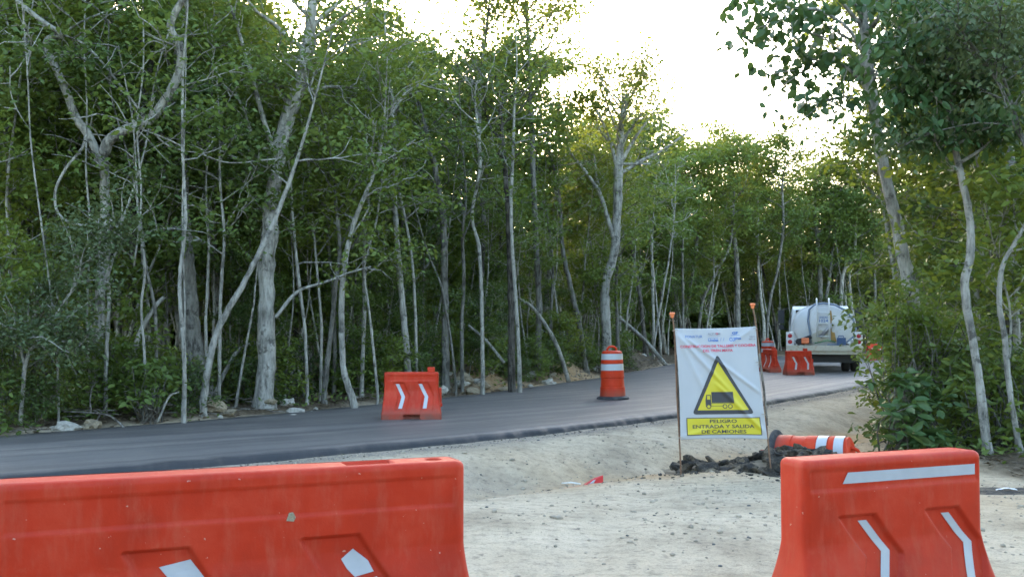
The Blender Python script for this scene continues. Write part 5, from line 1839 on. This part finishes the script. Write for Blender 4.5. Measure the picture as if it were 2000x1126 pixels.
for msk, mt, nm, lb in ((~dk, 'pebble', 'gravel', 'pale crushed stone scattered over the ground in front of the road'), (dk, 'grey_stone', 'gravel', 'dark asphalt crumbs scattered over the ground in front of the road')):
    scatter_mesh(nm, PEB, np.stack([X_, Y_, Z_ + sz * .2], -1)[msk], sz[msk], g.uniform(0, 6.28, msk.sum()), M[mt], lb)

g2 = np.random.default_rng(77)
k_ = g2.integers(0, nR, 5200)
of = np.abs(g2.normal(0, .22, 5200))
P_ = A[k_] + outw[k_] * (of + .04)[:, None]
okm = (P_[:, 1] > 6) & (P_[:, 1] < 32) & (np.abs(P_[:, 0] / P_[:, 1]) < .53)
P_ = P_[okm][::3]
sz = .005 + .014 * g2.random(len(P_)) ** 4
scatter_mesh('gravel', PEB, np.stack([P_[:, 0], P_[:, 1], height(P_[:, 0], P_[:, 1]) + sz * .2], -1), sz, g2.uniform(0, 6.28, len(P_)), M['asphalt_chunk'], 'black asphalt crumbs spilled along the near road edge')

X_ = g2.normal(2.95, .75, 900); Y_ = g2.normal(11.65, .36, 900)
sz = .006 + .022 * g2.random(900) ** 3
scatter_mesh('gravel', PEB, np.stack([X_, Y_, height(X_, Y_) + sz * .2], -1), sz, g2.uniform(0, 6.28, 900), M['asphalt_chunk'], 'black crumbs spread round the asphalt heap')

# litter and twigs on the forest floor, weeds along its edge
L = Leaves()
g = np.random.default_rng(31)
n = 60000
X_ = g.uniform(-16, 12, n); Y_ = g.uniform(9, 44, n)
s_ = sdist(X_, Y_, FAR); s2 = -sdist(X_, Y_, RIGHT)
okm = (((s_ > .12) & (s_ < 5)) | ((s2 > .2) & (s2 < 4) & (Y_ > 11))) & (np.abs(X_ / Y_) < .55)
X_, Y_ = X_[okm], Y_[okm]
L.add(np.stack([X_, Y_, height(X_, Y_) + .015], -1), .10, g, droop=.05, flat=.85)
mlit = leaf_mat('leaf_litter', [(.0, (.05, .035, .02)), (.5, (.12, .085, .05)), (1, (.24, .19, .12))], trans=.1)
tag(link('leaf_litter', L.mesh('leaf_litter', mlit)), 'dry brown leaf litter on the forest floor', kind='stuff')
L = Leaves()
for k in range(2600):
    x, y = g.uniform(-12, 9), g.uniform(10, 36)
    s = SF(x, y)
    if not (.12 < s < 2.4) or not in_view(x, y): continue
    if x > -1.5 and g.random() < .7: continue
    cluster(L, np.array([x, y, gz(x, y) + .08]), g, 12, .13, .09, shape='diamond', droop=-.5)
for k in range(240):
    x, y = g.uniform(4.5, 12), g.uniform(12, 24)
    s = SR_(x, y)
    if not (.1 < s < 2.5) or not in_view(x, y): continue
    cluster(L, np.array([x, y, gz(x, y) + .1]), g, 12, .14, .10, shape='diamond', droop=-.4)
tag(link('weeds', L.mesh('weeds', M['leaf'])), 'low green weeds along the forest edge', kind='stuff')

wood = MB()
for k in range(3000):
    x, y = g.uniform(-11, 9), g.uniform(10, 40)
    s = SF(x, y)
    if not (.1 < s < 2.2) or not in_view(x, y): continue
    a_ = g.uniform(0, 6.28)
    ln = g.uniform(.2, 1.1)
    wood.tube(wander((x, y, gz(x, y) + .04 + .15 * g.random() ** 2), (math.cos(a_), math.sin(a_), g.normal(.05, .15)), ln, 4, g, .18), np.linspace(.005 + .012 * g.random() ** 2, .003, 5), 4, cap=False)
tag(link('debris', wood_mesh(wood, 'debris', M['dead_wood'])), 'broken twigs and sticks littering the forest edge', kind='stuff')

# the wood goes on behind: one mass of foliage and poles
L = Leaves()
wood = MB()
n = 400000
X_ = g.uniform(-70, 75, n); Y_ = g.uniform(14, 125, n)
okm = np.abs(X_ / Y_) < .60
X_, Y_ = X_[okm], Y_[okm]
s_, s2 = sdist(X_, Y_, FAR), -sdist(X_, Y_, RIGHT)
okm = ((s_ > 15) & (s_ < 30)) | ((s2 > 7) & (s2 < 20) & (Y_ > 15))
X_, Y_, s_ = X_[okm], Y_[okm], s_[okm]
print('deep', len(X_))
for k in range(min(len(X_), 9000)):
    x, y = X_[k], Y_[k]
    top = (7.0 if y < 50 else 8.5) + 2.5 * float(fbm(np.array([x]), np.array([y]), .12, 2, 3)[0])
    cluster(L, np.array([x, y, top * g.random() ** (.85 if k % 2 else 1.7)]), g, 32, .85, .36, shape='diamond')
for k in range(9000, min(len(X_), 9500)):
    wood.tube(wander((X_[k], Y_[k], -.2), (0, 0, 1), 7, 6, g, .06, .02), np.linspace(.07, .03, 7), 5, cap=False)
for k in range(2600):
    a_ = g.uniform(-.62, .62)
    y = g.uniform(70, 140) if a_ > .1 else g.uniform(48, 110)
    cluster(L, np.array([a_ * y, y, 4.5 * g.random()]), g, 30, 1.3, .75, shape='diamond')
fw = link('deep_forest', L.mesh('deep_forest', M['leaf_dark']))
tag(fw, 'dark mass of foliage deep in the forest', kind='stuff')
tag(link('deep_forest_stems', wood_mesh(wood, 'deep_forest_stems', M['bark_dark'])), 'dim stems deep in the forest', kind='stuff')

# more wood behind the viewer, unseen; added to dim the banner and near barriers
L = Leaves()
for k in range(1800):
    a_ = g.uniform(R(185), R(355))
    r_ = g.uniform(13, 24)
    x, y = r_ * math.cos(a_), r_ * math.sin(a_)
    if SF(x, y) > -9 and x < -6: continue
    cluster(L, np.array([x, y, 8.0 * g.random() ** .85]), g, 26, .9, .40, shape='diamond')
tag(link('rear_light_blocker', L.mesh('rear_light_blocker', M['leaf_dark'])), 'unseen mass of foliage added behind the camera to block low sky light', kind='stuff')
